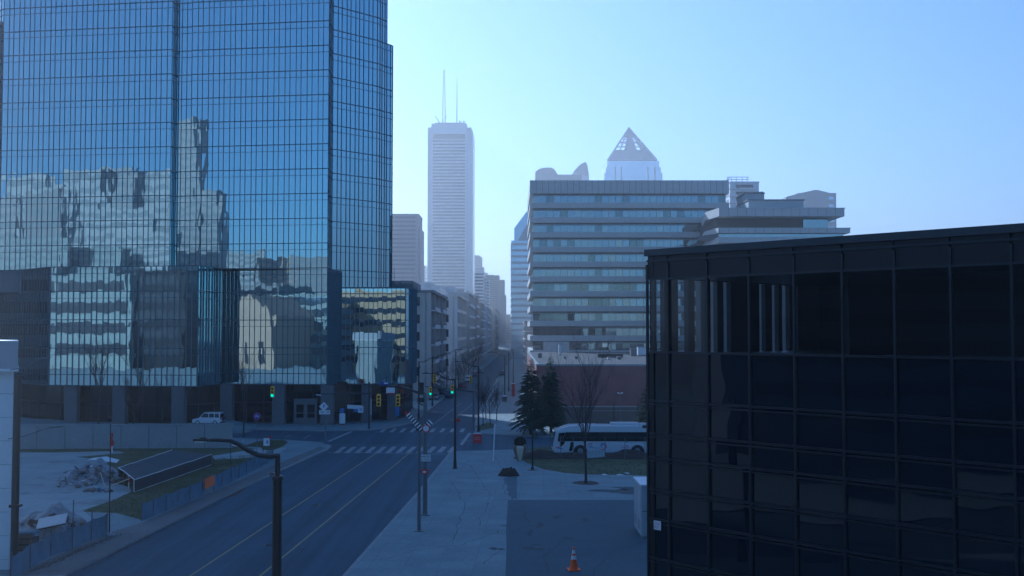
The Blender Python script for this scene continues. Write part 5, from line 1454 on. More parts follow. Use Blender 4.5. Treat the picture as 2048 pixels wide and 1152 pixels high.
# ------------------------------------------------------------------ trees
def bare_tree(name, lab, base, h, r0, seed, spread=.45, fork=.28, levels=4, upright=.6, nmain=6, group=None, tw=M['twig']):
    rr = random.Random(seed); base = Vector(base)
    t = thing(name, lab, 'tree', base, 0, group)
    tk = MB(); cr = MB()
    ftop = base + Vector((rr.uniform(-.1, .1), rr.uniform(-.1, .1), h * fork))
    tip = ftop + Vector((rr.uniform(-.2, .2), rr.uniform(-.2, .2), h * .3))
    tk.smooth(); cr.smooth()
    tk.tube([base, base.lerp(ftop, .06), base.lerp(ftop, .5) + Vector((.02, 0, 0)), ftop, tip], [r0 * 1.5, r0 * 1.05, r0 * .95, r0 * .85, r0 * .45], 9)
    def grow(p, d, L, r, lv):
        n = 4; pts = [p]; q = p; dd = d.copy()
        for i in range(n):
            dd = (dd + Vector((rr.gauss(0, .12), rr.gauss(0, .12), .06 + upright * .1))).normalized()
            q = q + dd * L / n; pts.append(q)
        cr.tube(pts, [max(.006, r * (1 - .16 * i)) for i in range(n + 1)], 6 if lv > 2 else (4 if lv > 1 else 3), cap=False)
        if lv == 0: return
        for k in range(rr.randint(3, 4) if lv > 1 else rr.randint(3, 5)):
            i = rr.randint(1, n); a = rr.uniform(0, 6.28); sp = rr.uniform(.35, .75) * (1.1 - upright * .5)
            side = Vector((math.cos(a), math.sin(a), 0))
            grow(pts[i], (dd + side * sp).normalized(), L * rr.uniform(.5, .72), r * .5, lv - 1)
    for k in range(nmain):
        a = 6.28 * k / nmain + rr.uniform(-.3, .3); f = rr.uniform(0, 1)
        p = ftop.lerp(tip, f * .8)
        d = Vector((math.cos(a) * spread, math.sin(a) * spread, 1 - .1 * f)).normalized()
        grow(p, d, h * rr.uniform(.36, .46), r0 * .42, levels - 1)
    grow(tip, Vector((0, 0, 1)), h * .36, r0 * .4, levels - 1)
    tk.build('trunk', M['bark'], t); cr.build('crown', tw, t)
    return t
bare_tree('bare_tree', 'leafless tree with upright twigs in a round soil pit, before the white coach', G(1172, 966, PZ), 8.9, .11, 21, .40, .34, 4, .8, 8)
bare_tree('bare_tree', 'bare thin tree on the terrace, left of the second tower column', P(197, 846, 134.5).to_3d() * Vector((1, 1, 0)) if False else Vector((P(197, 846, 134.6).x, 134.6, .75)), 9.2, .12, 5, .5, .3, 4, .6, 6)
bare_tree('bare_tree', 'bare tree with a slanting bough on the terrace, between two tower columns', Vector((P(268, 846, 134.0).x, 134.0, .72)), 6.0, .1, 8, .75, .2, 4, .3, 5)
bare_tree('bare_tree', 'slim bare sapling at the end of the retaining wall', G(464.5, 880, PZ) + Vector((.3, 4.0, 0)), 8.2, .1, 12, .35, .3, 4, .7, 5)
for i, (px, py, h, lb_) in enumerate(((966, 851, 5.2, 'bare bushy street tree beside the far corner lamp'), (981, 850, 4.6, 'small bare street tree, nearest in the planting strip on the far corner'), (972, 838, 5.4, 'thin bare street tree behind the planting strip'), (993, 842, 4.2, 'bare shrub like tree at the right end of the planting strip'))):
    bare_tree('street_tree', lb_, G(px, py, PZ), h, .07, 30 + i, .6, .25, 4, .4, 6, 'young bare trees on the far right pavement')
for i, (px, Y, h, lb_) in enumerate(((905, 205, 6.0, 'bare tree on the left pavement, before the cream apartment building'), (917, 222, 6.4, 'twiggy tree on the left pavement beside the dark parked car'), (927, 240, 6.5, 'rounded bare tree on the left pavement behind the twiggy one'), (937, 262, 7, 'bare tree on the left pavement before the blank grey building'), (947, 290, 7, 'farther bare tree on the left pavement'), (958, 325, 7.5, 'farthest bare tree on the left pavement'))):
    bare_tree('street_tree', lb_, Vector((P(px, 700, Y).x, Y, PZ)), h, .09, 50 + i, .7, .25, 4, .3, 7, 'bare trees along the left pavement')
m_ = MB(); b = G(1172, 966, PZ); blob(m_, b, 1.15, 1.15, PZ + .016, 0, 28, .12, 5); tag(m_.build('soil_pit', M['soil']), kind='structure')

def conifer(lab, base, h, rad, seed, lean=0.0):
    rr = random.Random(seed); base = Vector(base)
    t = thing('conifer', lab, 'conifer tree', base, 0, 'dark conifers behind the coach')
    tk = MB(); tk.smooth(); tk.tube([base, base + Vector((lean * .3, 0, h * .5)), base + Vector((lean, 0, h))], [h * .02, h * .012, .015], 8); tk.build('trunk', M['bark'], t)
    cr = MB(); z = h * .1
    while z < h * .99:
        f = z / h; R_ = rad * (1 - f) ** .85 + .1
        nb = 9 if f < .75 else 6
        a0 = rr.uniform(0, 6.28)
        for k in range(nb):
            if rr.random() < .1: continue
            a = a0 + 6.28 * k / nb + rr.uniform(-.25, .25); L = R_ * rr.uniform(.62, 1.22)
            o = base + Vector((lean * f, 0, z + rr.uniform(-.12, .12)))
            dx, dy = math.cos(a), math.sin(a); rise = rr.uniform(.05, .28) + f * .35
            n = max(3, int(L / .2)); prev = o
            for i in range(n):
                s_ = (i + 1) / n
                p = o + Vector((dx * L * s_, dy * L * s_, L * (rise * s_ - .62 * s_ * s_ + .14 * s_ ** 4)))
                w = (.34 + .35 * (1 - s_)) * min(1, L) * (.6 if s_ > .9 else 1)
                for sd in (-1, 1):
                    for q in range(2):
                        aa = a + sd * rr.uniform(.55, 1.15); ln = w * rr.uniform(.7, 1.3)
                        tip = p + Vector((math.cos(aa) * ln, math.sin(aa) * ln, rr.uniform(-.22, .05) * ln - .04))
                        mid = p.lerp(tip, .5); e_ = Vector((-math.sin(aa), math.cos(aa), rr.uniform(-.5, .5))) * ln * .16
                        cr.mat(1 if rr.random() < .22 else 0)
                        cr.add([p - e_ * .3, mid - e_, tip, mid + e_], [(0, 1, 2, 3)])
                        if q: cr.add([p, mid + Vector((0, 0, ln * .12)), tip, mid - Vector((0, 0, ln * .16))], [(0, 1, 2, 3)])
                prev = p
        z += max(.16, .30 * (1 - f * .55)) * h / 9
    cr.build('crown', [M['needle'], M['needle_light']], t)
    return t
conifer('tall dark conifer at the left of the pair, by the sunlit pavement', Vector((P(1061, 870, 130).x, 130, PZ)), 9.5, 2.75, 3, .1)
conifer('second dark conifer of the pair, right behind the front of the coach', Vector((P(1102, 870, 132.5).x, 132.5, PZ)), 9.6, 2.7, 4, -.1)
conifer('lone dark conifer half hidden by the black office corner', Vector((P(1303, 870, 127).x, 127, PZ)), 7.2, 2.6, 6, 0)

# ------------------------------------------------------------------ vehicles
def wheel(parent, c, r, w, axis='y'):
    c = Vector(c); m_ = MB(); m_.smooth()
    ax = Vector((0, 1, 0))
    prof = [(r * .62, -w / 2), (r * .92, -w / 2), (r, -w * .32), (r, w * .32), (r * .92, w / 2), (r * .62, w / 2)]
    n = 20; vs_ = []
    for rr_, y in prof:
        for k in range(n):
            a = 6.283 * k / n; vs_.append(c + Vector((rr_ * math.cos(a), y, rr_ * math.sin(a))))
    fs = [(i*n+k, i*n+(k+1) % n, (i+1)*n+(k+1) % n, (i+1)*n+k) for i in range(len(prof)-1) for k in range(n)]
    m_.add(vs_, fs); ty = m_.build('wheel', M['rubber'], parent)
    rm = MB(); rm.tube([c - ax * w * .4, c + ax * w * .4], r * .63, 20)
    for k in range(5):
        a = 6.283 * k / 5; d = Vector((math.cos(a), 0, math.sin(a)))
        for sy in (-1, 1): rm.obox(c + d * r * .36 + ax * sy * w * .42, d * r * .24, ax * .012, d.cross(ax) * r * .08)
    rm.build('rim', M['rim'], ty)
def loft_body(m_, prof, hw, tuck):
    """prof: closed (x, z) side outline; hw: half width; tuck(z) narrows the section"""
    n = len(prof)
    L = [Vector((x, -hw * tuck(z), z)) for x, z in prof]; Rr = [Vector((x, hw * tuck(z), z)) for x, z in prof]
    m_.add(L + Rr, [tuple(range(n - 1, -1, -1)), tuple(range(n, 2 * n))] + [(i, (i+1) % n, n + (i+1) % n, n + i) for i in range(n)])
def make_car(lab, paint, kind='hatch', group=None, cat='car'):
    """front towards -X, on the origin"""
    t = thing('parked_car' if kind != 'suv' else 'sport_utility_car', lab, cat, (0, 0, 0), 0, group)
    L = 4.1; h1 = .92 if kind != 'suv' else 1.0; h2 = 1.46 if kind != 'suv' else 1.74
    m_ = MB()
    low = [(-L/2, .3), (-L/2 - .02, .62), (-L/2 + .12, .82), (-L/2 + .95, h1 - .02), (L/2 - .5, h1 + .03), (L/2 - .06, h1), (L/2, .6), (L/2 - .04, .3)]
    loft_body(m_, low, .86, lambda z: 1.0 if z < .75 else .96)
    body = m_.build('body', paint, t, bevel=.06)
    m_ = MB(); xr = L/2 - (.55 if kind == 'hatch' else .12)
    top = [(-L/2 + .95, h1 - .03), (-L/2 + 1.55, h2 - .06), (-L/2 + 1.85, h2), (xr - .15, h2 + .01), (xr, h2 - .1), (L/2 - .12, h1)]
    loft_body(m_, top, .8, lambda z: 1 - .17 * max(0, (z - h1) / (h2 - h1)))
    m_.build('cabin', paint, t, bevel=.05)
    def wy(z): return .8 * (1 - .17 * max(0, (z - h1) / (h2 - h1))) + .012
    za, zb = h1 + .06, h2 - .13
    xs = [(-L/2 + 1.15, -L/2 + 1.62, -L/2 + 2.32, -L/2 + 2.32), (-L/2 + 2.42, -L/2 + 2.42, xr - .85, xr - .85)]
    if kind == 'suv': xs.append((xr - .75, xr - .75, xr - .2, xr - .1))
    for a, b, c, d in xs:
        for sy in (-1, 1):
            m_ = MB(); q = [(a, sy * wy(za), za), (b, sy * wy(zb), zb), (c, sy * wy(zb), zb), (d, sy * wy(za), za)]
            if sy < 0: q = q[::-1]
            m_.add(q, [(0, 1, 2, 3)]); m_.build('side_window', M['car_glass'], t)
    m_ = MB(); m_.quad((-L/2 + 1.0 - .02, -.7, za - .04), (-L/2 + 1.0 - .02, .7, za - .04), (-L/2 + 1.55 - .03, .62, zb + .02), (-L/2 + 1.55 - .03, -.62, zb + .02)); m_.build('windscreen', M['car_glass'], t)
    m_ = MB(); x1 = xr + .02; x2 = L/2 - .1
    m_.quad((x2, .66, za), (x2, -.66, za), (x1 + .01, -.6, zb), (x1 + .01, .6, zb)); m_.build('rear_window', M['car_glass'], t)
    for x in (-L/2 + .78, L/2 - .8):
        for sy in (-.74, .74): wheel(t, (x, sy, .34), .34, .24)
    for sy in (-.6, .6):
        m_ = MB(); m_.obox((-L/2 + .03, sy, .68), (.05, 0, 0), (0, .16, 0), (0, 0, .07)); m_.build('headlight', M['head_lamp'], t, bevel=.02)
        m_ = MB(); m_.obox((L/2 - .03, sy * 1.12, .86 if kind != 'suv' else 1.0), (.05, 0, 0), (0, .1, 0), (0, 0, .13)); m_.build('tail_light', M['red_lamp'], t, bevel=.02)
    m_ = MB(); m_.box(-L/2 - .04, -L/2 + .1, -.8, .8, .26, .42); m_.box(L/2 - .1, L/2 + .04, -.8, .8, .26, .45); m_.build('bumper', M['black_plastic'] if kind == 'suv' else paint, t, bevel=.03)
    for sy in (-.92, .92):
        m_ = MB(); m_.obox((-L/2 + 1.25, sy, h1 + .06), (.06, 0, 0), (0, .09, 0), (0, 0, .06)); m_.build('mirror', paint, t, bevel=.02)
    if kind == 'suv':
        m_ = MB(); m_.tube([(xr + .16, 0, .9), (xr + .3, 0, .9)], .33, 18); m_.build('spare_wheel', M['rubber'], t)
        m_ = MB()
        for sy in (-.55, .55): m_.tube([(-L/2 + 1.9, sy, h2 + .06), (xr - .2, sy, h2 + .06)], .02, 5)
        m_.build('roof_rail', M['grey_metal'], t)
    return t
suv = make_car('white off road car with a red marked rear and spare wheel, before the tower columns', M['car_white'], 'suv')
suv.location = (P(417, 848, 136.6).x, 136.6, .76); suv.rotation_euler = (0, 0, R(-6)); suv.scale = (.92, .92, .92)
m_ = MB(); c = Vector((1.55, -.81, 1.0))
GR = 'small cars along the far street'
def put_car(proto_lab, paint, px, Y, rot, kind='hatch', dx=0):
    c = make_car(proto_lab, paint, kind, GR); c.location = (P(px, 700, Y).x + dx, Y, 0.004); c.rotation_euler = (0, 0, rot); return c
put_car('dark blue car driving just beyond the far zebra, behind the slim lamp post', M['car_blue'], 899, 204, R(-88))
put_car('pale reddish car farther up the street beyond the dark blue one', M['car_red'], 925, 236, R(-88))
put_car('grey car with shining lights parked at the left kerb, beside the second lamp post', M['car_grey'], 869, 196, R(92))
put_car('black car parked at the left kerb in front of the grey one', M['car_black'], 884, 211, R(92))
put_car('white car far up the street under the small yellow signal', M['car_white'], 937, 262, R(92), 'suv')
put_car('red car parked far up at the left kerb', M['car_red'], 951, 292, R(92))
put_car('grey car farthest up the left kerb', M['car_grey'], 961, 318, R(92))
put_car('dark car far up the right kerb near the three lamps', M['car_black'], 1004, 300, R(-88))

# the coach
bx = P(1105.5, 880, 109.2).x; BY = 109.2
bus = thing('coach', 'white coach with a black window band and pink and blue swirls, facing left', 'coach', (bx + 5.7, BY + 1.25, 0))
def bpos(px, py, dy=0): return P(px, py, BY + dy)
m_ = MB()
prof = [(.12, .32), (.0, .8), (.06, 1.35), (.3, 2.35), (.22, 2.48), (.36, 2.58), (1.2, 2.95), (1.75, 3.1), (11.0, 3.1), (11.45, 2.95), (11.6, .9), (11.5, .32)]
hw = 1.25; n = len(prof)
Lp = [Vector((bx + x, BY + (.10 if z > 2.9 else 0), z)) for x, z in prof]; Rp = [Vector((bx + x, BY + 2.5 - (.10 if z > 2.9 else 0), z)) for x, z in prof]
m_.add(Lp + Rp, [tuple(range(n)), tuple(range(2 * n - 1, n - 1, -1))] + [(i, n + i, n + (i+1) % n, (i+1) % n) for i in range(n)])
m_.build('body', M['bus_white'], bus, bevel=.09)
def bplate(name, pts, mat_, dy, th=.03, par=None):
    q = [Vector((bx + x, BY - dy, z)) for x, z in pts]; k = len(q)
    m_ = MB(); m_.add(q + [p + Vector((0, th, 0)) for p in q], [tuple(range(k)), tuple(range(2*k-1, k-1, -1))] + [(i, k+i, k+(i+1) % k, (i+1) % k) for i in range(k)])
    return m_.build(name, mat_, par or bus)
bplate('window_band', [(.95, 1.5), (1.35, 2.44), (11.2, 2.44), (11.3, 1.5)], M['car_glass'], .025)
bplate('driver_window', [(.52, 1.5), (.62, 2.36), (1.31, 2.4), (.93, 1.5), (1.3, 1.46), (1.08, 1.12), (.72, .86), (.72, 1.46)], M['car_glass'], .028)
bplate('door_panel', [(1.68, .5), (1.85, 1.4), (2.15, 1.42), (2.1, .95), (2.0, .5)], M['car_glass'], .026)
m_ = MB(); m_.quad((bx + .02, BY + 2.3, 1.3), (bx + .02, BY + .15, 1.3), (bx + .255, BY + .15, 2.34), (bx + .255, BY + 2.3, 2.34)); m_.quad((bx - .02, BY + 2.25, .85), (bx - .02, BY + .12, .85), (bx + .0, BY + .12, 1.28), (bx + .0, BY + 2.25, 1.28)); m_.build('windscreen', M['car_glass'], bus)
for x in (1160.7, 1275):
    c = bpos(x, 902.6); lx = c.x - bx
    pts = [(lx + .72 * math.cos(a), .42 + .7 * math.sin(a)) for a in [math.pi * k / 12 for k in range(13)]] + [(lx - .72, .3), (lx + .72, .3)]
    bplate('wheel_arch', pts, M['black_plastic'], .02)
    wheel(bus, (c.x, BY + .06, .5), .5, .3); wheel(bus, (c.x, BY + 2.4, .5), .5, .3)
bplate('skirt', [(.2, .22), (.2, .34), (11.4, .34), (11.4, .22)], M['grey_metal'], .01, .05)
for x0, x1, h in ((6.1, 9.0, .24), (9.1, 10.3, .14), (2.6, 4.6, .06)):
    m_ = MB(); m_.prism([(bx + x0, BY + .4), (bx + x1, BY + .4), (bx + x1, BY + 2.1), (bx + x0, BY + 2.1)], 3.08, 3.1 + h); m_.build('roof_pod', M['bus_white'], bus, bevel=.05)
m_ = MB(); m_.obox((bx + 9.9, BY + .35, 2.98), (.6, 0, 0), (0, .3, 0), (0, 0, .13)); m_.build('roof_grille', M['black_plastic'], bus)
m_ = MB(); m_.tube([(bx + .4, BY - .05, 2.45), (bx - .15, BY - .35, 2.5), (bx - .3, BY - .38, 2.3)], .025, 6); m_.obox((bx - .3, BY - .4, 2.1), (.04, 0, 0), (0, .1, 0), (0, 0, .2)); m_.build('mirror', M['black_plastic'], bus)
for dy in (.2, 1.95):
    m_ = MB(); m_.obox((bx + .0, BY + dy + .18, .68), (.04, 0, 0), (0, .2, 0), (0, 0, .08)); m_.build('headlight', M['head_lamp'], bus, bevel=.02)
def swirl(cx, cz, r, a0, a1, w, mat_, sq=.8):
    m_ = MB(); n = 18; vs_ = []
    for k in range(n + 1):
        a = a0 + (a1 - a0) * k / n; ww = w * math.sin(math.pi * (k + .3) / (n + .6)) + .01
        for rr_ in (r - ww / 2, r + ww / 2): vs_.append((bx + cx + rr_ * math.cos(a), BY - .012, cz + rr_ * math.sin(a) * sq))
    m_.add(vs_, [(2*k, 2*k+2, 2*k+3, 2*k+1) for k in range(n)]); m_.build('decal', mat_, bus)
X_ = lambda px: bpos(px, 890).x - bx
swirl(X_(1204), .98, .42, -2.6, 2.2, .12, M['decal_pink']); swirl(X_(1206), 1.0, .2, -.3, 4.9, .09, M['decal_blue']); swirl(X_(1207), 1.0, .32, .4, 3.0, .07, M['decal_blue'])
swirl(X_(1190), .92, .45, 2.2, 3.6, .1, M['decal_cyan']); swirl(X_(1183), .85, .5, 1.2, 2.8, .12, M['decal_pink']); swirl(X_(1181), .6, .4, .6, 2.3, .1, M['decal_blue']); swirl(X_(1194), 1.0, .26, 3.2, 6, .08, M['decal_cyan'])
swirl(X_(1252), 1.25, .55, 3.6, 5.2, .07, M['decal_pink']); swirl(X_(1250), .85, .3, -.4, 1.7, .1, M['decal_pink']); swirl(X_(1255), .75, .32, 3.4, 5.6, .08, M['decal_blue']); swirl(X_(1253), 1.15, .3, .9, 2.0, .06, M['decal_blue'])
swirl(.5, .62, .3, .2, 2.6, .14, M['decal_pink']); swirl(.75, .5, .35, .3, 2.5, .12, M['decal_blue'])

# ------------------------------------------------------------------ right side: verge, fence, cabinet, cone
def heap(name, lab, cat, c, rx, ry, h, mat_, seed, lumps=0, nseg=30, rough=.35, kind=None, power=1.5, pz=PZ):
    c = Vector(c); t = thing(name, lab, cat, c)
    m_ = MB(); nr = 12; vs_ = []
    for i in range(nr + 1):
        for k in range(nseg):
            a = 6.283 * k / nseg; f = i / nr
            q = Vector((math.cos(a) * f * 2, math.sin(a) * f * 2, seed * 3.1))
            e_ = 1 + .25 * noise.noise(Vector((math.cos(a), math.sin(a), seed * 7.7)) * 1.5)
            z = h * max(0, (1 - f ** power)) * (1 + rough * noise.noise(q * 1.6)) + h * rough * .35 * noise.noise(q * 4.5) * (1 - f)
            ridge = abs(noise.noise(q * 2.7 + Vector((5, 2, 1))))
            z += h * rough * .5 * (0.25 - ridge) * (1 - f ** 3)
            vs_.append(c + Vector((rx * e_ * f * math.cos(a), ry * e_ * f * math.sin(a), max(0, z) if f < 1 else -.02)))
    m_.add(vs_, [(i*nseg+k, (i+1)*nseg+k, (i+1)*nseg+(k+1) % nseg, i*nseg+(k+1) % nseg) for i in range(nr) for k in range(nseg)])
    o = m_.build('mound', mat_, t); return t
def rocks(t, c, rx, ry, n, seed, mats, smin=.15, smax=.4, h=.8, nm='rubble_piece'):
    rr = random.Random(seed); c = Vector(c)
    for i in range(n):
        a, f = rr.uniform(0, 6.28), math.sqrt(rr.random())
        s_ = rr.uniform(smin, smax); p = c + Vector((rx * f * math.cos(a), ry * f * math.sin(a), h * (1 - f) + s_ * .2))
        bm = bmesh.new(); bmesh.ops.create_icosphere(bm, subdivisions=1 if i % 3 else 2, radius=s_)
        for v in bm.verts:
            q = v.co * (1.6 / s_); v.co *= 1 + .8 * noise.noise(q + Vector((i * 3.3, seed, 0))); v.co.z *= .7
        rot = Matrix.Rotation(rr.uniform(0, 6), 4, 'Z') @ Matrix.Rotation(rr.uniform(-.5, .5), 4, 'X')
        m_ = MB(); m_.add([p + (rot @ v.co) for v in bm.verts], [tuple(v.index for v in f_.verts) for f_ in bm.faces]); bm.free()
        m_.build(nm, mats[i % len(mats)], t)
heap('earth_mound', 'dark earth mound behind the verge, left of the coach wheels', 'mound', (P(1085, 905, 106.3).x, 106.3, PZ), 3.2, 1.0, .75, M['soil'], 2)
heap('earth_mound', 'low dark earth mound along the verge under the middle of the coach', 'mound', (P(1155, 905, 106.2).x, 106.2, PZ), 1.9, .9, .6, M['soil'], 3)
heap('earth_mound', 'dark earth mound along the verge under the rear of the coach', 'mound', (P(1262, 905, 106.2).x, 106.2, PZ), 3.3, 1.0, .8, M['soil'], 4)
t = thing('broken_slab', 'tilted grey concrete slab between the earth mounds under the coach', 'slab', (P(1192, 920, 105.6).x, 105.6, PZ))
c = Vector((P(1192, 915, 105.6).x, 105.6, PZ + .4)); m_ = MB(); m_.obox(c, (.9, 0, .08), (0, .35, .3), (-.02, -.08, .1)); m_.build('slab', M['concrete'], t, bevel=.03)
heap('bark_heap', 'round dark brown heap of bark on the cracked pavement', 'heap', G(1019, 951, PZ), 1.0, .75, .6, surf('bark_mulch', (.05, .035, .025), .95, .4, 2., 12., .5), 5, power=3.0, rough=.5)
# wire fence before the coach
fe = thing('wire_fence', 'thin wire mesh fence with grey posts between the verge and the coach', 'fence', (P(1190, 920, 105.2).x, 105.2, PZ))
fposts = [(1055, 106.8), (1097, 106.2), (1121, 105.8), (1147, 105.4), (1210, 105.2), (1250, 105.2), (1290, 105.2), (1340, 105.2)]
for px, Y in fposts:
    x = P(px, 900, Y).x; m_ = MB(); m_.tube([(x, Y, PZ), (x, Y, PZ + 2.2)], .035, 6); m_.build('post', M['grey_metal'], fe)
m_ = MB()
for (pa, Ya), (pb2, Yb) in zip(fposts[:-1], fposts[1:]):
    a, b = Vector((P(pa, 900, Ya).x, Ya, 0)), Vector((P(pb2, 900, Yb).x, Yb, 0)); L = (b - a).length; k = int(L / .3)
    for zz in (.2, .7, 1.2, 1.7, 2.15): m_.tube([a + Vector((0, 0, PZ + zz)), b + Vector((0, 0, PZ + zz))], .006, 3, cap=False)
    for i in range(k): p = a.lerp(b, i / k); m_.tube([p + Vector((0, 0, PZ + .1)), p + Vector((0, 0, PZ + 2.15))], .004, 3, cap=False)
m_.build('wire_mesh', M['grey_metal'], fe)
# board fence behind the coach
YF = 141.0
bf = thing('board_fence', 'long grey board fence with a pale top rail, before the brick wall', 'fence', (P(1210, 830, YF).x, YF, PZ))
xa, xb = P(1090, 830, YF).x, P(1400, 830, YF).x; ztf = ZY(812.5, YF); nbd = 60
for i in range(nbd):
    rr_ = random.Random(i); x0 = xa + (xb - xa) * i / nbd; x1 = xa + (xb - xa) * (i + 1) / nbd - .02
    MB().box(x0, x1, YF + rr_.uniform(-.01, .01), YF + .05, PZ, ztf - .1 + rr_.uniform(-.03, .03)).build('board', M['wood'], bf)
m_ = MB(); m_.box(xa, xb, YF - .06, YF + .1, ztf - .1, ztf); m_.build('top_rail', M['concrete'], bf)
m_ = MB(); m_.box(xa + 6, xb, YF - .05, YF - .02, ZY(822, YF), ZY(821, YF)); m_.build('middle_rail', M['concrete'], bf)
for px, top in ((1228, 803), (1165, 808), (1275, 806)):
    x = P(px, 830, YF - .2).x; m_ = MB(); m_.tube([(x, YF - .2, PZ), (x, YF - .2, ZY(top, YF - .2))], .06, 6); m_.build('fence_post', M['black_metal'], bf)
x = P(1240.5, 830, 139).x; t = thing('yard_light', 'slim pale lamp pole with two small heads behind the coach', 'lamp', (x, 139, PZ))
m_ = MB(); m_.tube([(x, 139, PZ), (x, 139, ZY(787, 139))], [.06, .04], 7); m_.build('pole', M['grey_metal'], t)
for sx in (-1, 1): m_ = MB(); m_.obox((x + sx * .22, 139, ZY(786, 139)), (.13, 0, .03 * sx), (0, .08, 0), (0, 0, .07)); m_.tube([(x, 139, ZY(788, 139)), (x + sx * .2, 139, ZY(786.5, 139))], .02, 5); m_.build('lamp_head', M['white'], t)
# white utility cabinet
cN, cL = G(1283, 1077, PZ), G(1268.5, 1056, PZ)
d1 = (cL - cN); L1 = d1.length; d1.normalize(); d2 = Vector((d1.y, -d1.x, 0)); 
if d2.x < 0: d2 = -d2
W2 = 1.7; zt = ZY(973, cN.y)
cab = thing('utility_cabinet', 'tall pale boxy metal utility cabinet standing close to the black office', 'cabinet', cN + d1 * L1 / 2 + d2 * W2 / 2)
cc = cN + d1 * L1 / 2 + d2 * W2 / 2; hh = (zt - PZ - .15) / 2
m_ = MB(); m_.obox((cc.x, cc.y, PZ + .15 + hh), d1 * L1 / 2, d2 * W2 / 2, (0, 0, hh)); m_.build('body', M['cabinet'], cab, bevel=.02)
m_ = MB(); m_.obox((cc.x, cc.y, zt + .06), d1 * (L1 / 2 + .06), d2 * (W2 / 2 + .06), (0, 0, .06)); m_.build('lid', M['white'], cab, bevel=.02)
m_ = MB(); m_.obox((cc.x, cc.y, PZ + .075), d1 * (L1 / 2 - .06), d2 * (W2 / 2 - .06), (0, 0, .075)); m_.build('plinth', M['concrete'], cab)
for i in range(2):
    p_ = cN + d1 * L1 * (.26 + .48 * i) - d2 * .012
    m_ = MB(); m_.obox((p_.x, p_.y, PZ + .15 + hh), d1 * L1 * .21, d2 * .014, (0, 0, hh - .12)); dr_ = m_.build('door', M['cabinet'], cab, bevel=.008)
    m_ = MB()
    for q in range(5): m_.obox((p_.x - d2.x * .018, p_.y - d2.y * .018, PZ + .5 + q * .12), d1 * L1 * .13, d2 * .006, (0, 0, .02))
    m_.build('louvre', M['dark_metal'], dr_)
m_ = MB(); p_ = cN + d2 * W2 / 2 - d1 * .012; m_.obox((p_.x, p_.y, PZ + .15 + hh * 1.0), d2 * (W2 / 2 - .06), d1 * .014, (0, 0, .02)); m_.build('seam', M['dark_metal'], cab)
# safety cone
cn = G(1147.5, 1140, PZ)
cone = thing('traffic_cone', 'tall orange traffic cone with white bands on the asphalt lot', 'traffic cone', cn)
s_ = 1.2
m_ = MB(); m_.obox(cn + Vector((0, 0, .035)), Vector((.33, .06, 0)), Vector((-.06, .33, 0)), (0, 0, .035)); m_.build('base', M['orange'], cone, bevel=.02)
def ring(z0, z1, r0, r1, nm, mt):
    m_ = MB(); m_.smooth(); m_.lathe([(r0, PZ + z0), (r1, PZ + z1)], (cn.x, cn.y, 0), 22, cap=(nm == 'tip')); return m_.build(nm, mt, cone)
rc = lambda z: .235 - .185 * (z - .07) / 1.13
for z0, z1, nm, mt, g in ((.07, .58, 'body', 'orange', 0), (.58, .78, 'reflective_band', 'sign_white', .004), (.78, .88, 'body', 'orange', 0), (.88, 1.08, 'reflective_band', 'sign_white', .004), (1.08, 1.22, 'tip', 'orange', 0)):
    ring(z0, z1, rc(z0) + g, rc(z1) + g, nm, M[mt])
# planter, bollard, boards
pb_ = G(1040, 921, PZ)
pt = thing('planter', 'cream and brown striped vase planter with a dark round shrub on the pavement corner', 'planter', pb_)
m_ = MB(); n = 12; prof = [(.26, 0), (.3, .06), (.5, .5), (.66, 1.05), (.7, 1.3), (.62, 1.5)]
for i in range(len(prof) - 1):
    for k in range(n):
        m_.mat((k // 2) % 2); a0, a1 = 6.283 * k / n, 6.283 * (k + 1) / n
        (r0_, z0_), (r1_, z1_) = prof[i], prof[i + 1]
        m_.add([pb_ + Vector((r0_*math.cos(a0), r0_*math.sin(a0), z0_)), pb_ + Vector((r0_*math.cos(a1), r0_*math.sin(a1), z0_)), pb_ + Vector((r1_*math.cos(a1), r1_*math.sin(a1), z1_)), pb_ + Vector((r1_*math.cos(a0), r1_*math.sin(a0), z1_))], [(0, 1, 2, 3)])
m_.build('vase', [M['cream'], surf('vase_brown', (.16, .12, .08), .5, .1)], pt)
m_ = MB(); m_.lathe([(.62, PZ + 1.42), (.3, PZ + 1.5)], (pb_.x, pb_.y, 0), 16); m_.build('soil', M['soil'], pt)
rr_ = random.Random(77); m_ = MB()
for i in range(900):
    v = Vector((rr_.gauss(0, 1), rr_.gauss(0, 1), rr_.gauss(0, 1))).normalized() * (rr_.random() ** .4)
    p = pb_ + Vector((v.x * .62, v.y * .62, 1.85 + v.z * .48)); d1 = Vector((rr_.gauss(0, 1), rr_.gauss(0, 1), rr_.gauss(0, 1))).normalized() * .1; d2 = d1.cross(Vector((rr_.random(), rr_.random(), 1))).normalized() * .05
    m_.add([p - d1, p + d2, p + d1, p - d2], [(0, 1, 2, 3)])
m_.build('shrub', M['shrub'], pt)
b = G(986.5, 921, PZ); t = thing('slim_bollard', 'thin pale leaning marker post on the right pavement', 'marker post', b)
m_ = MB(); tp_ = P(989.5, 848, b.y); m_.tube([b, b.lerp(tp_, .9)], .055, 8); m_.build('post', M['sign_white'], t)
m_ = MB(); m_.tube([b.lerp(tp_, .9), tp_], .06, 8); m_.build('cap', M['white'], t)
b = G(954.5, 888, PZ); t = thing('red_sign_board', 'faded red square board with a pale top edge on the pavement corner', 'sign board', b)
c = b + Vector((0, 0, .62))
pl_ = MB().obox(c, (.5, 0, 0), (0, .05, 0), (0, .1, .52)).build('board', M['sign_red'], t, bevel=.02)
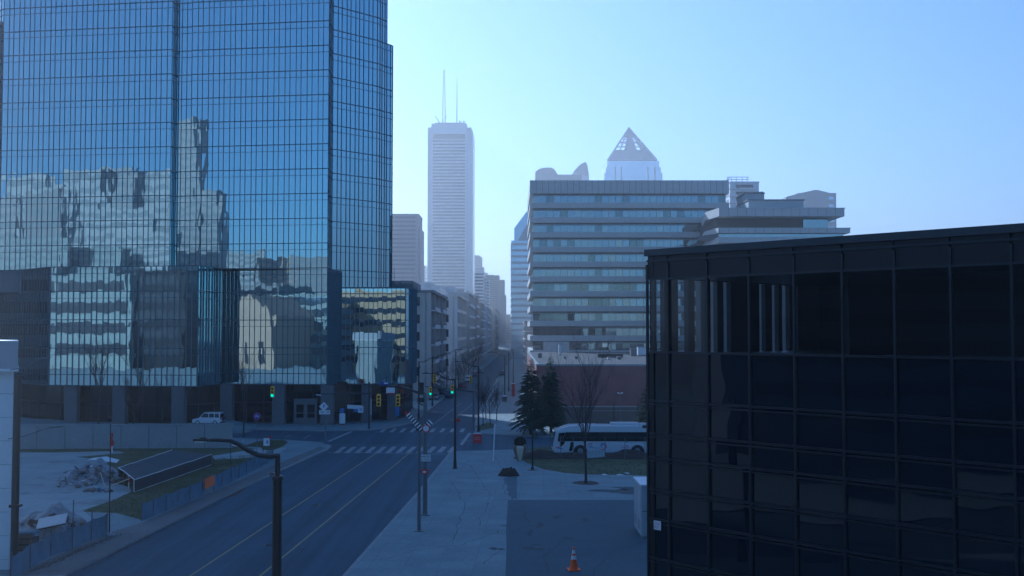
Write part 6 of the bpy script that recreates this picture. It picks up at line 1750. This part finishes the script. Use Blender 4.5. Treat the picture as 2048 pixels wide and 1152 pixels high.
MB().obox(c + Vector((0, .1, .55)), (.48, 0, 0), (0, .06, 0), (0, 0, .05)).build('top_edge', M['sign_white'], t)
m_ = MB()
for q in range(2): m_.obox(c + Vector((0, -.055 - .02 + .03 * q, -.08 + .18 * q)), (.32, 0, 0), (0, .004, 0), (0, 0, .035))
m_.build('faded_line', surf('faded_red', (.5, .2, .2), .6, .2), pl_)
m_ = MB()
for sx in (-.4, .4): m_.obox(b + Vector((sx, .15, .05)), (.05, 0, 0), (0, .3, 0), (0, 0, .05))
m_.build('foot', M['dark_metal'], t)
b = G(915, 851, 0); t = thing('red_a_frame', 'small red folding barrier standing on the street past the far zebra', 'barrier', b)
m_ = MB(); m_.obox(b + Vector((-.1, 0, .72)), (.42, 0, 0), (0, .03, 0), (0, 0, .22)); m_.build('board', M['sign_red'], t)
for sx in (-.4, .35):
    for sy in (-.25, .25): m_ = MB(); m_.tube([b + Vector((sx, sy, 0)), b + Vector((sx, 0, .9))], .035, 5); m_.build('leg', M['sign_red'], t)
b = Vector((P(1026.5, 780, 205).x, 205, PZ)); t = thing('red_kiosk', 'bright red box with a white cap on the far right pavement', 'kiosk', b)
z0_, z1_ = ZY(785, 205), ZY(767.5, 205)
MB().box(b.x - .33, b.x + .33, b.y - .3, b.y + .3, PZ, z1_).build('box', M['sign_red'], t, bevel=.03); MB().box(b.x - .38, b.x + .38, b.y - .35, b.y + .35, z1_, z1_ + .14).build('cap', M['sign_white'], t)
b = Vector((P(1009, 790, 188).x, 188, PZ)); t = thing('white_bin', 'low white topped bin beside the front lamp of the three', 'bin', b)
MB().lathe([(.42, PZ), (.46, PZ + .9)], b, 12).build('drum', M['grey_metal'], t); MB().lathe([(.5, PZ + .9), (.45, PZ + 1.05), (.2, PZ + 1.1)], b, 12).build('lid', M['white'], t)
for i, (px, py, lab_) in enumerate(((1208, 951, 'crumpled white scrap at the verge edge, left of the larger one'), (1254, 948, 'larger white plastic scrap at the edge of the grass verge'), (1240, 951, 'flat pale scrap below the larger white one'))):
    b = G(px, py, PZ); o_ = MB(); rr_ = random.Random(i)
    ps_ = [b + Vector((math.cos(a) * rr_.uniform(.15, .45), math.sin(a) * rr_.uniform(.1, .3), rr_.uniform(.01, .12))) for a in [k * .785 for k in range(8)]]
    o_.add([b + Vector((0, 0, .16))] + ps_, [(0, k + 1, (k + 1) % 8 + 1) for k in range(8)])
    tag(o_.build('plastic_scrap', M['white']), lab_, 'scrap', 'white scraps on the verge')

# ------------------------------------------------------------------ left lot
t = thing('tarpaulin_shed', 'long low shed covered in black sheeting with white edge cords on the lot', 'shed', (-31, 92, PZ))
D_, C_ = G(268.7, 984.6, PZ), G(422.5, 930, PZ); A_ = G(249, 957, PZ); A_ = Vector((-33.6, 90.2, PZ)); B_ = Vector((-33.3, 103.5, PZ))
H1 = 0.98
nx, ny = 14, 8
def rp(u, v):
    p = (D_.lerp(C_, u)).lerp(A_.lerp(B_, u), v); z = H1 + .12 * math.sin(min(1, v * 1.15) * math.pi * .5) + .05 * noise.noise(Vector((u * 9, v * 4, 1))) - .06 * math.sin(u * math.pi * 4) ** 2 * math.sin(v * math.pi)
    return Vector((p.x, p.y, PZ + z))
m_ = MB(); m_.smooth(); m_.add([rp(i / nx, j / ny) for j in range(ny + 1) for i in range(nx + 1)], [(j*(nx+1)+i, j*(nx+1)+i+1, (j+1)*(nx+1)+i+1, (j+1)*(nx+1)+i) for j in range(ny) for i in range(nx)])
m_.build('roof_sheet', M['tarp_black'], t)
def wallsheet(pa, pb2, ta, tb, n, seed):
    vs_ = []; d = (pb2 - pa).normalized(); nn = Vector((d.y, -d.x, 0))
    for j in range(5):
        for i in range(n + 1):
            b0, t0 = pa.lerp(pb2, i / n), ta(i / n) if callable(ta) else ta.lerp(tb, i / n)
            p = b0.lerp(t0, j / 4) + nn * (.05 * noise.noise(Vector((i * .7, j * .5, seed))) * (1 if 0 < j < 4 else .2)); vs_.append(p)
    m_ = MB(); m_.smooth(); m_.add(vs_, [(j*(n+1)+i, j*(n+1)+i+1, (j+1)*(n+1)+i+1, (j+1)*(n+1)+i) for j in range(4) for i in range(n)]); return m_
wallsheet(D_, C_, lambda u: rp(u, 0), None, 24, 3).build('side_sheet', M['tarp_black'], t)
wallsheet(C_, B_, lambda v: rp(1, v), None, 8, 4).build('side_sheet', M['tarp_black'], t)
wallsheet(B_, A_, lambda u: rp(1 - u, 1), None, 24, 5).build('side_sheet', M['tarp_black'], t)
cl = MB(); cl.tube([rp(i / nx, 0) + Vector((0, -.02, .02)) for i in range(nx + 1)], .035, 5); cl.tube([rp(i / nx, 1) + Vector((0, 0, .03)) for i in range(nx + 1)], .03, 5); cl.tube([rp(0, j / ny) + Vector((0, -.03, .03)) for j in range(ny + 1)], .045, 5)
cl.tube([D_ + (C_ - D_) * (i / 10) + Vector((.03, -.06, .04)) for i in range(11)], .025, 5); cl.build('edge_cord', M['sign_white'], t)
for v in (.02, .34, .68, .98):
    p = D_.lerp(A_, v); m_ = MB(); m_.tube([p, rp(0, v)], .05, 6); m_.build('post', M['sign_white'] if v < .5 else M['wood'], t)
m_ = MB(); m_.tube([G(213, 977, PZ) + Vector((0, 0, .1)), D_ + Vector((-.6, .6, 1.0))], .03, 6); m_.tube([G(210, 976, PZ) + Vector((0, 0, .1)), G(196, 972, PZ) + Vector((0, .5, 1.0))], .03, 6); m_.build('brace', M['cream'], t)
m_ = MB(); p = D_.lerp(A_, .3); m_.obox(p + Vector((0, -.06, .75)), (.07, 0, 0), (0, .015, 0), (0, 0, .22)); m_.build('red_rag', M['sign_red'], t)
hp = heap('rubble_heap', 'grey heap of rubble and crumpled sheeting beside the black covered shed', 'rubble heap', (P(190, 950, 91.5).x, 91.5, PZ), 2.9, 2.6, 1.35, M['tarp_clear'], 6, rough=.6)
rocks(hp, (P(185, 955, 90).x, 90, PZ + .1), 2.9, 2.3, 60, 12, [M['rubble'], M['tarp_clear'], M['concrete'], M['rubble'], M['tarp_black']], .12, .36, 1.2)
rocks(hp, (P(150, 968, 87).x, 87, PZ), 1.6, 1.0, 22, 13, [M['rubble'], M['tarp_clear']], .08, .26, .4)
rocks(hp, (P(196, 980, 84).x, 84, PZ), 1.4, .5, 16, 14, [M['rubble'], M['tarp_blue'], M['wood']], .08, .24, .25)
rr_ = random.Random(55)
for i in range(16):
    a, f = rr_.uniform(0, 6.28), math.sqrt(rr_.random()); p = Vector((P(188, 950, 90).x + 2.9 * f * math.cos(a), 90 + 2.2 * f * math.sin(a), PZ + 1.25 * (1 - f) + .2))
    d = Vector((rr_.gauss(0, 1), rr_.gauss(0, 1), rr_.gauss(0, .35))).normalized() * rr_.uniform(.4, 1.0); n_ = d.cross(Vector((0, 0, 1))).normalized()
    m_ = MB(); m_.obox(p, d, n_ * rr_.uniform(.04, .16), d.cross(n_).normalized() * .02); m_.build('plank', [M['wood'], M['white'], M['tarp_blue'], M['grey_metal']][i % 4], hp)
ws = MB(); c = Vector((P(205, 925, 93).x, 93, PZ + 1.45)); ws.add([c + Vector(p) for p in ((-1.2, -.3, .0), (-.2, -.7, .1), (1.3, -.2, -.25), (1.2, .8, -.1), (.1, .6, .22), (-1.1, .5, .1))], [(0, 1, 4, 5), (1, 2, 3, 4)]); ws.build('pale_sheet', M['white'], hp)
h2 = heap('sheeted_pile', 'brown pile half covered with pale wrinkled plastic, nearest on the lot', 'pile', (P(105, 1040, 69).x, 69, PZ), 3.0, 1.7, 1.25, M['tarp_clear'], 9, rough=.5)
rocks(h2, (P(100, 1042, 68).x, 68.0, PZ + .35), 2.2, .8, 26, 15, [M['soil'], M['rubble'], M['tarp_clear']], .12, .34, .5)
t = thing('white_board', 'flat white board with dark edges lying on debris behind the near fabric fence', 'board', G(105, 1068, PZ))
c = Vector((P(104, 1052, 65.5).x, 65.5, PZ + 1.05)); m_ = MB(); m_.obox(c, (.85, .12, .16), (-.14, .5, .22), (0, -.012, .025)); m_.build('board', M['cabinet'], t, bevel=.01)
m_ = MB(); m_.obox(c - Vector((0, .02, .05)), (.88, .12, .16), (-.145, .52, .23), (0, -.005, .015)); m_.build('dark_edge', M['black_plastic'], t)
m_ = MB(); m_.prism([(c.x - .7, c.y - .45), (c.x + .8, c.y - .3), (c.x + .7, c.y + .6), (c.x - .6, c.y + .6)], PZ, c.z - .28); m_.build('debris_stack', M['tarp_clear'], t, bevel=.08)
t = thing('debris_crate', 'dark open crate of scraps beside the utility pole', 'crate', G(52, 1100, PZ))
b = G(52, 1100, PZ); zc2 = ZY(1070, b.y) - .05
for q in range(3): m_ = MB(); m_.box(b.x - .75, b.x + .6, b.y - .5, b.y - .44, PZ + .1 + q * .35, PZ + .32 + q * .35); m_.build('slat', M['wood'], t)
m_ = MB(); m_.box(b.x - .72, b.x + .57, b.y - .43, b.y + .4, PZ, PZ + .75); m_.build('load', M['tarp_black'], t)
m_ = MB(); m_.obox((b.x - .1, b.y, PZ + .95), (.7, 0, .05), (0, .45, 0), (0, 0, .12)); m_.build('cover_sheet', M['tarp_blue'], t, bevel=.05)
# fabric fences
def fabric_fence(lab, posts, tops, sag, seed, orange=None):
    """posts: ground points; tops: post top heights; one cloth panel per bay"""
    t = thing('fabric_fence', lab, 'fence', posts[0])
    for p, h in zip(posts, tops):
        m_ = MB(); m_.tube([p - Vector((0, .03, 0)), p + Vector((.03, -.03, h))], .028, 6); m_.build('post', M['wood'], t)
    for k in range(len(posts) - 1):
        a, b = posts[k], posts[k + 1]; L = (b - a).length; d = (b - a).normalized(); nn = Vector((d.y, -d.x, 0))
        n = 10; vs_ = []
        rr_ = random.Random(seed + k); ph = rr_.uniform(0, 6); hs = sag * rr_.uniform(.6, 1.3)
        ha, hb = min(tops[k], 1.35) * rr_.uniform(.92, 1.0), min(tops[k + 1], 1.35) * rr_.uniform(.92, 1.0)
        for j in range(7):
            for i in range(n + 1):
                u = i / n; h = (ha + (hb - ha) * u) - hs * 4 * u * (1 - u)
                bul = .10 * math.sin(u * math.pi) * math.sin(j / 6 * math.pi) * math.sin(ph + k) + .05 * noise.noise(Vector((u * 4 + k * 3, j * .55, seed)))+ .03 * math.sin(u * 14 + ph + j * .5)
                vs_.append(a.lerp(b, u) + nn * bul + Vector((0, 0, .02 + (h - .02) * j / 6)))
        m_ = MB(); m_.smooth(); m_.add(vs_, [(j*(n+1)+i, j*(n+1)+i+1, (j+1)*(n+1)+i+1, (j+1)*(n+1)+i) for j in range(6) for i in range(n)])
        m_.build('fabric_panel', M['tarp_blue'] if k != orange else M['tarp_clear'], t)
        if k == orange:
            m_ = MB(); q = [a.lerp(b, u) + nn * (.13 + .03 * math.sin(u * 9)) + Vector((0, 0, z)) for z in (.5, .9, 1.28) for u in (.05, .3, .55, .8, .95)]
            m_.smooth(); m_.add(q, [(j*5+i, j*5+i+1, (j+1)*5+i+1, (j+1)*5+i) for j in range(2) for i in range(4)]); part(m_.build('orange_flag_cloth', M['orange'], t), 'orange cloth pinned on the fence panel')
    return t
pa, pb2 = G(283, 1042, PZ), G(545, 921, PZ)
def fpt(px): 
    y = 1042 + (921 - 1042) * (px - 283) / (545 - 283); y += 6 * math.sin((px - 283) / 262 * math.pi) ; return G(px, y, PZ)
pxs = [283, 306, 332, 356, 380, 405, 426, 444, 462, 478, 493, 508, 521, 534, 546]
fabric_fence('long blue grey fabric fence beside the footway with one orange panel', [fpt(p) for p in pxs], [1.3, 1.25, 1.35, 1.3, 1.4, 1.35, 1.4, 1.3, 1.35, 1.3, 1.3, 1.25, 1.3, 1.2, 1.2], .12, 4, 5)
fabric_fence('short blue fabric fence in the lower left corner with uneven posts', [G(22, 1162, PZ), G(60, 1137, PZ), G(102, 1113, PZ), G(145, 1099, PZ), G(183, 1081, PZ), G(214, 1069, PZ)], [1.5, 1.75, 1.75, 2.9, 1.9, 1.5], .1, 9)
wd = MB(); bb = G(218.5, 1071, PZ)
t = thing('flag_pole', 'thin tall dark pole with a drooping red and white flag on the lot edge', 'flag pole', bb)
m_ = MB(); m_.tube([bb, (bb.x - .02, bb.y, ZY(848, bb.y))], [.045, .03], 7); m_.build('pole', M['black_metal'], t)
m_ = MB(); n = 9; vs_ = []
for j in range(n + 1):
    zz = ZY(866, bb.y) + (ZY(905, bb.y) - ZY(866, bb.y)) * j / n
    for i in range(4): vs_.append((bb.x + .01 + i * .055 * (1 - .3 * math.sin(j)) + .02 * math.sin(j * 1.7), bb.y - .04 + .05 * math.sin(i * 2.2 + j * .9), zz))
m_.smooth(); m_.add(vs_, [(j*4+i, j*4+i+1, (j+1)*4+i+1, (j+1)*4+i) for j in range(n) for i in range(3)]); 
for pl in range(len(m_.m)): m_.m[pl] = 1 if pl // 3 > 5 and pl % 3 else 0
m_.build('flag', [M['sign_red'], M['sign_white']], t)
m_ = MB(); m_.lathe([(.22, PZ), (.2, PZ + .12), (.06, PZ + .2)], (bb.x, bb.y, 0), 10); m_.build('foot', M['concrete'], t)
rocks(t, (bb.x + .4, bb.y, PZ), .5, .3, 5, 31, [M['tarp_clear'], M['rubble']], .08, .16, .05, 'ballast_stone')
b = G(477, 893, PZ); t = thing('white_tarp_scrap', 'curled white piece of sheeting at the end of the retaining wall', 'scrap', b)
m_ = MB(); m_.smooth(); prof = [(-.75, .25), (-.5, .08), (-.1, .02), (.3, .15), (.5, .45), (.52, .8)]; vs_ = [b + Vector((x, y_, z)) for x, z in prof for y_ in (-.3, .3)]
m_.add(vs_, [(2*i, 2*i+2, 2*i+3, 2*i+1) for i in range(len(prof) - 1)]); m_.build('sheet', M['white'], t)
b = G(461, 931, PZ); t = thing('thin_stake', 'thin dark stake behind the fabric fence near the shed', 'stake', b)
m_ = MB(); m_.tube([b, b + Vector((0, 0, 2.0))], .03, 6); m_.build('rod', M['black_metal'], t); MB().lathe([(.06, PZ + 2.0), (.05, PZ + 2.08)], b * 1, 8).build('cap', M['black_plastic'], t)
# leaf litter along the near fabric fence and the gutter
rr_ = random.Random(91); m_ = MB()
for i in range(500):
    f = rr_.random(); p = G(60 + 158 * f, 1141 - 68 * f, PZ) + Vector((rr_.gauss(.25, .15), rr_.gauss(-.15, .2), 0)); a = rr_.uniform(0, 6.28); s_ = rr_.uniform(.03, .08)
    m_.add([p + Vector((s_*math.cos(a), s_*math.sin(a), .02)), p + Vector((-s_*math.sin(a)*.6, s_*math.cos(a)*.6, .05)), p + Vector((-s_*math.cos(a), -s_*math.sin(a), .02)), p + Vector((s_*math.sin(a)*.6, -s_*math.cos(a)*.6, .04))], [(0, 1, 2, 3)])
for i in range(500):
    f = rr_.random(); p = G(150 + 330 * f, 1142 - 165 * f, 0) + Vector((rr_.gauss(.35, .15), 0, .01)); a = rr_.uniform(0, 6.28); s_ = rr_.uniform(.03, .07)
    m_.add([p + Vector((s_*math.cos(a), s_*math.sin(a), .0)), p + Vector((-s_*math.sin(a)*.6, s_*math.cos(a)*.6, .03)), p + Vector((-s_*math.cos(a), -s_*math.sin(a), .0)), p + Vector((s_*math.sin(a)*.6, -s_*math.cos(a)*.6, .02))], [(0, 1, 2, 3)])
tag(m_.build('leaf_litter', M['wood']), 'dry leaf litter in the gutter and along the fabric fence', kind='stuff')
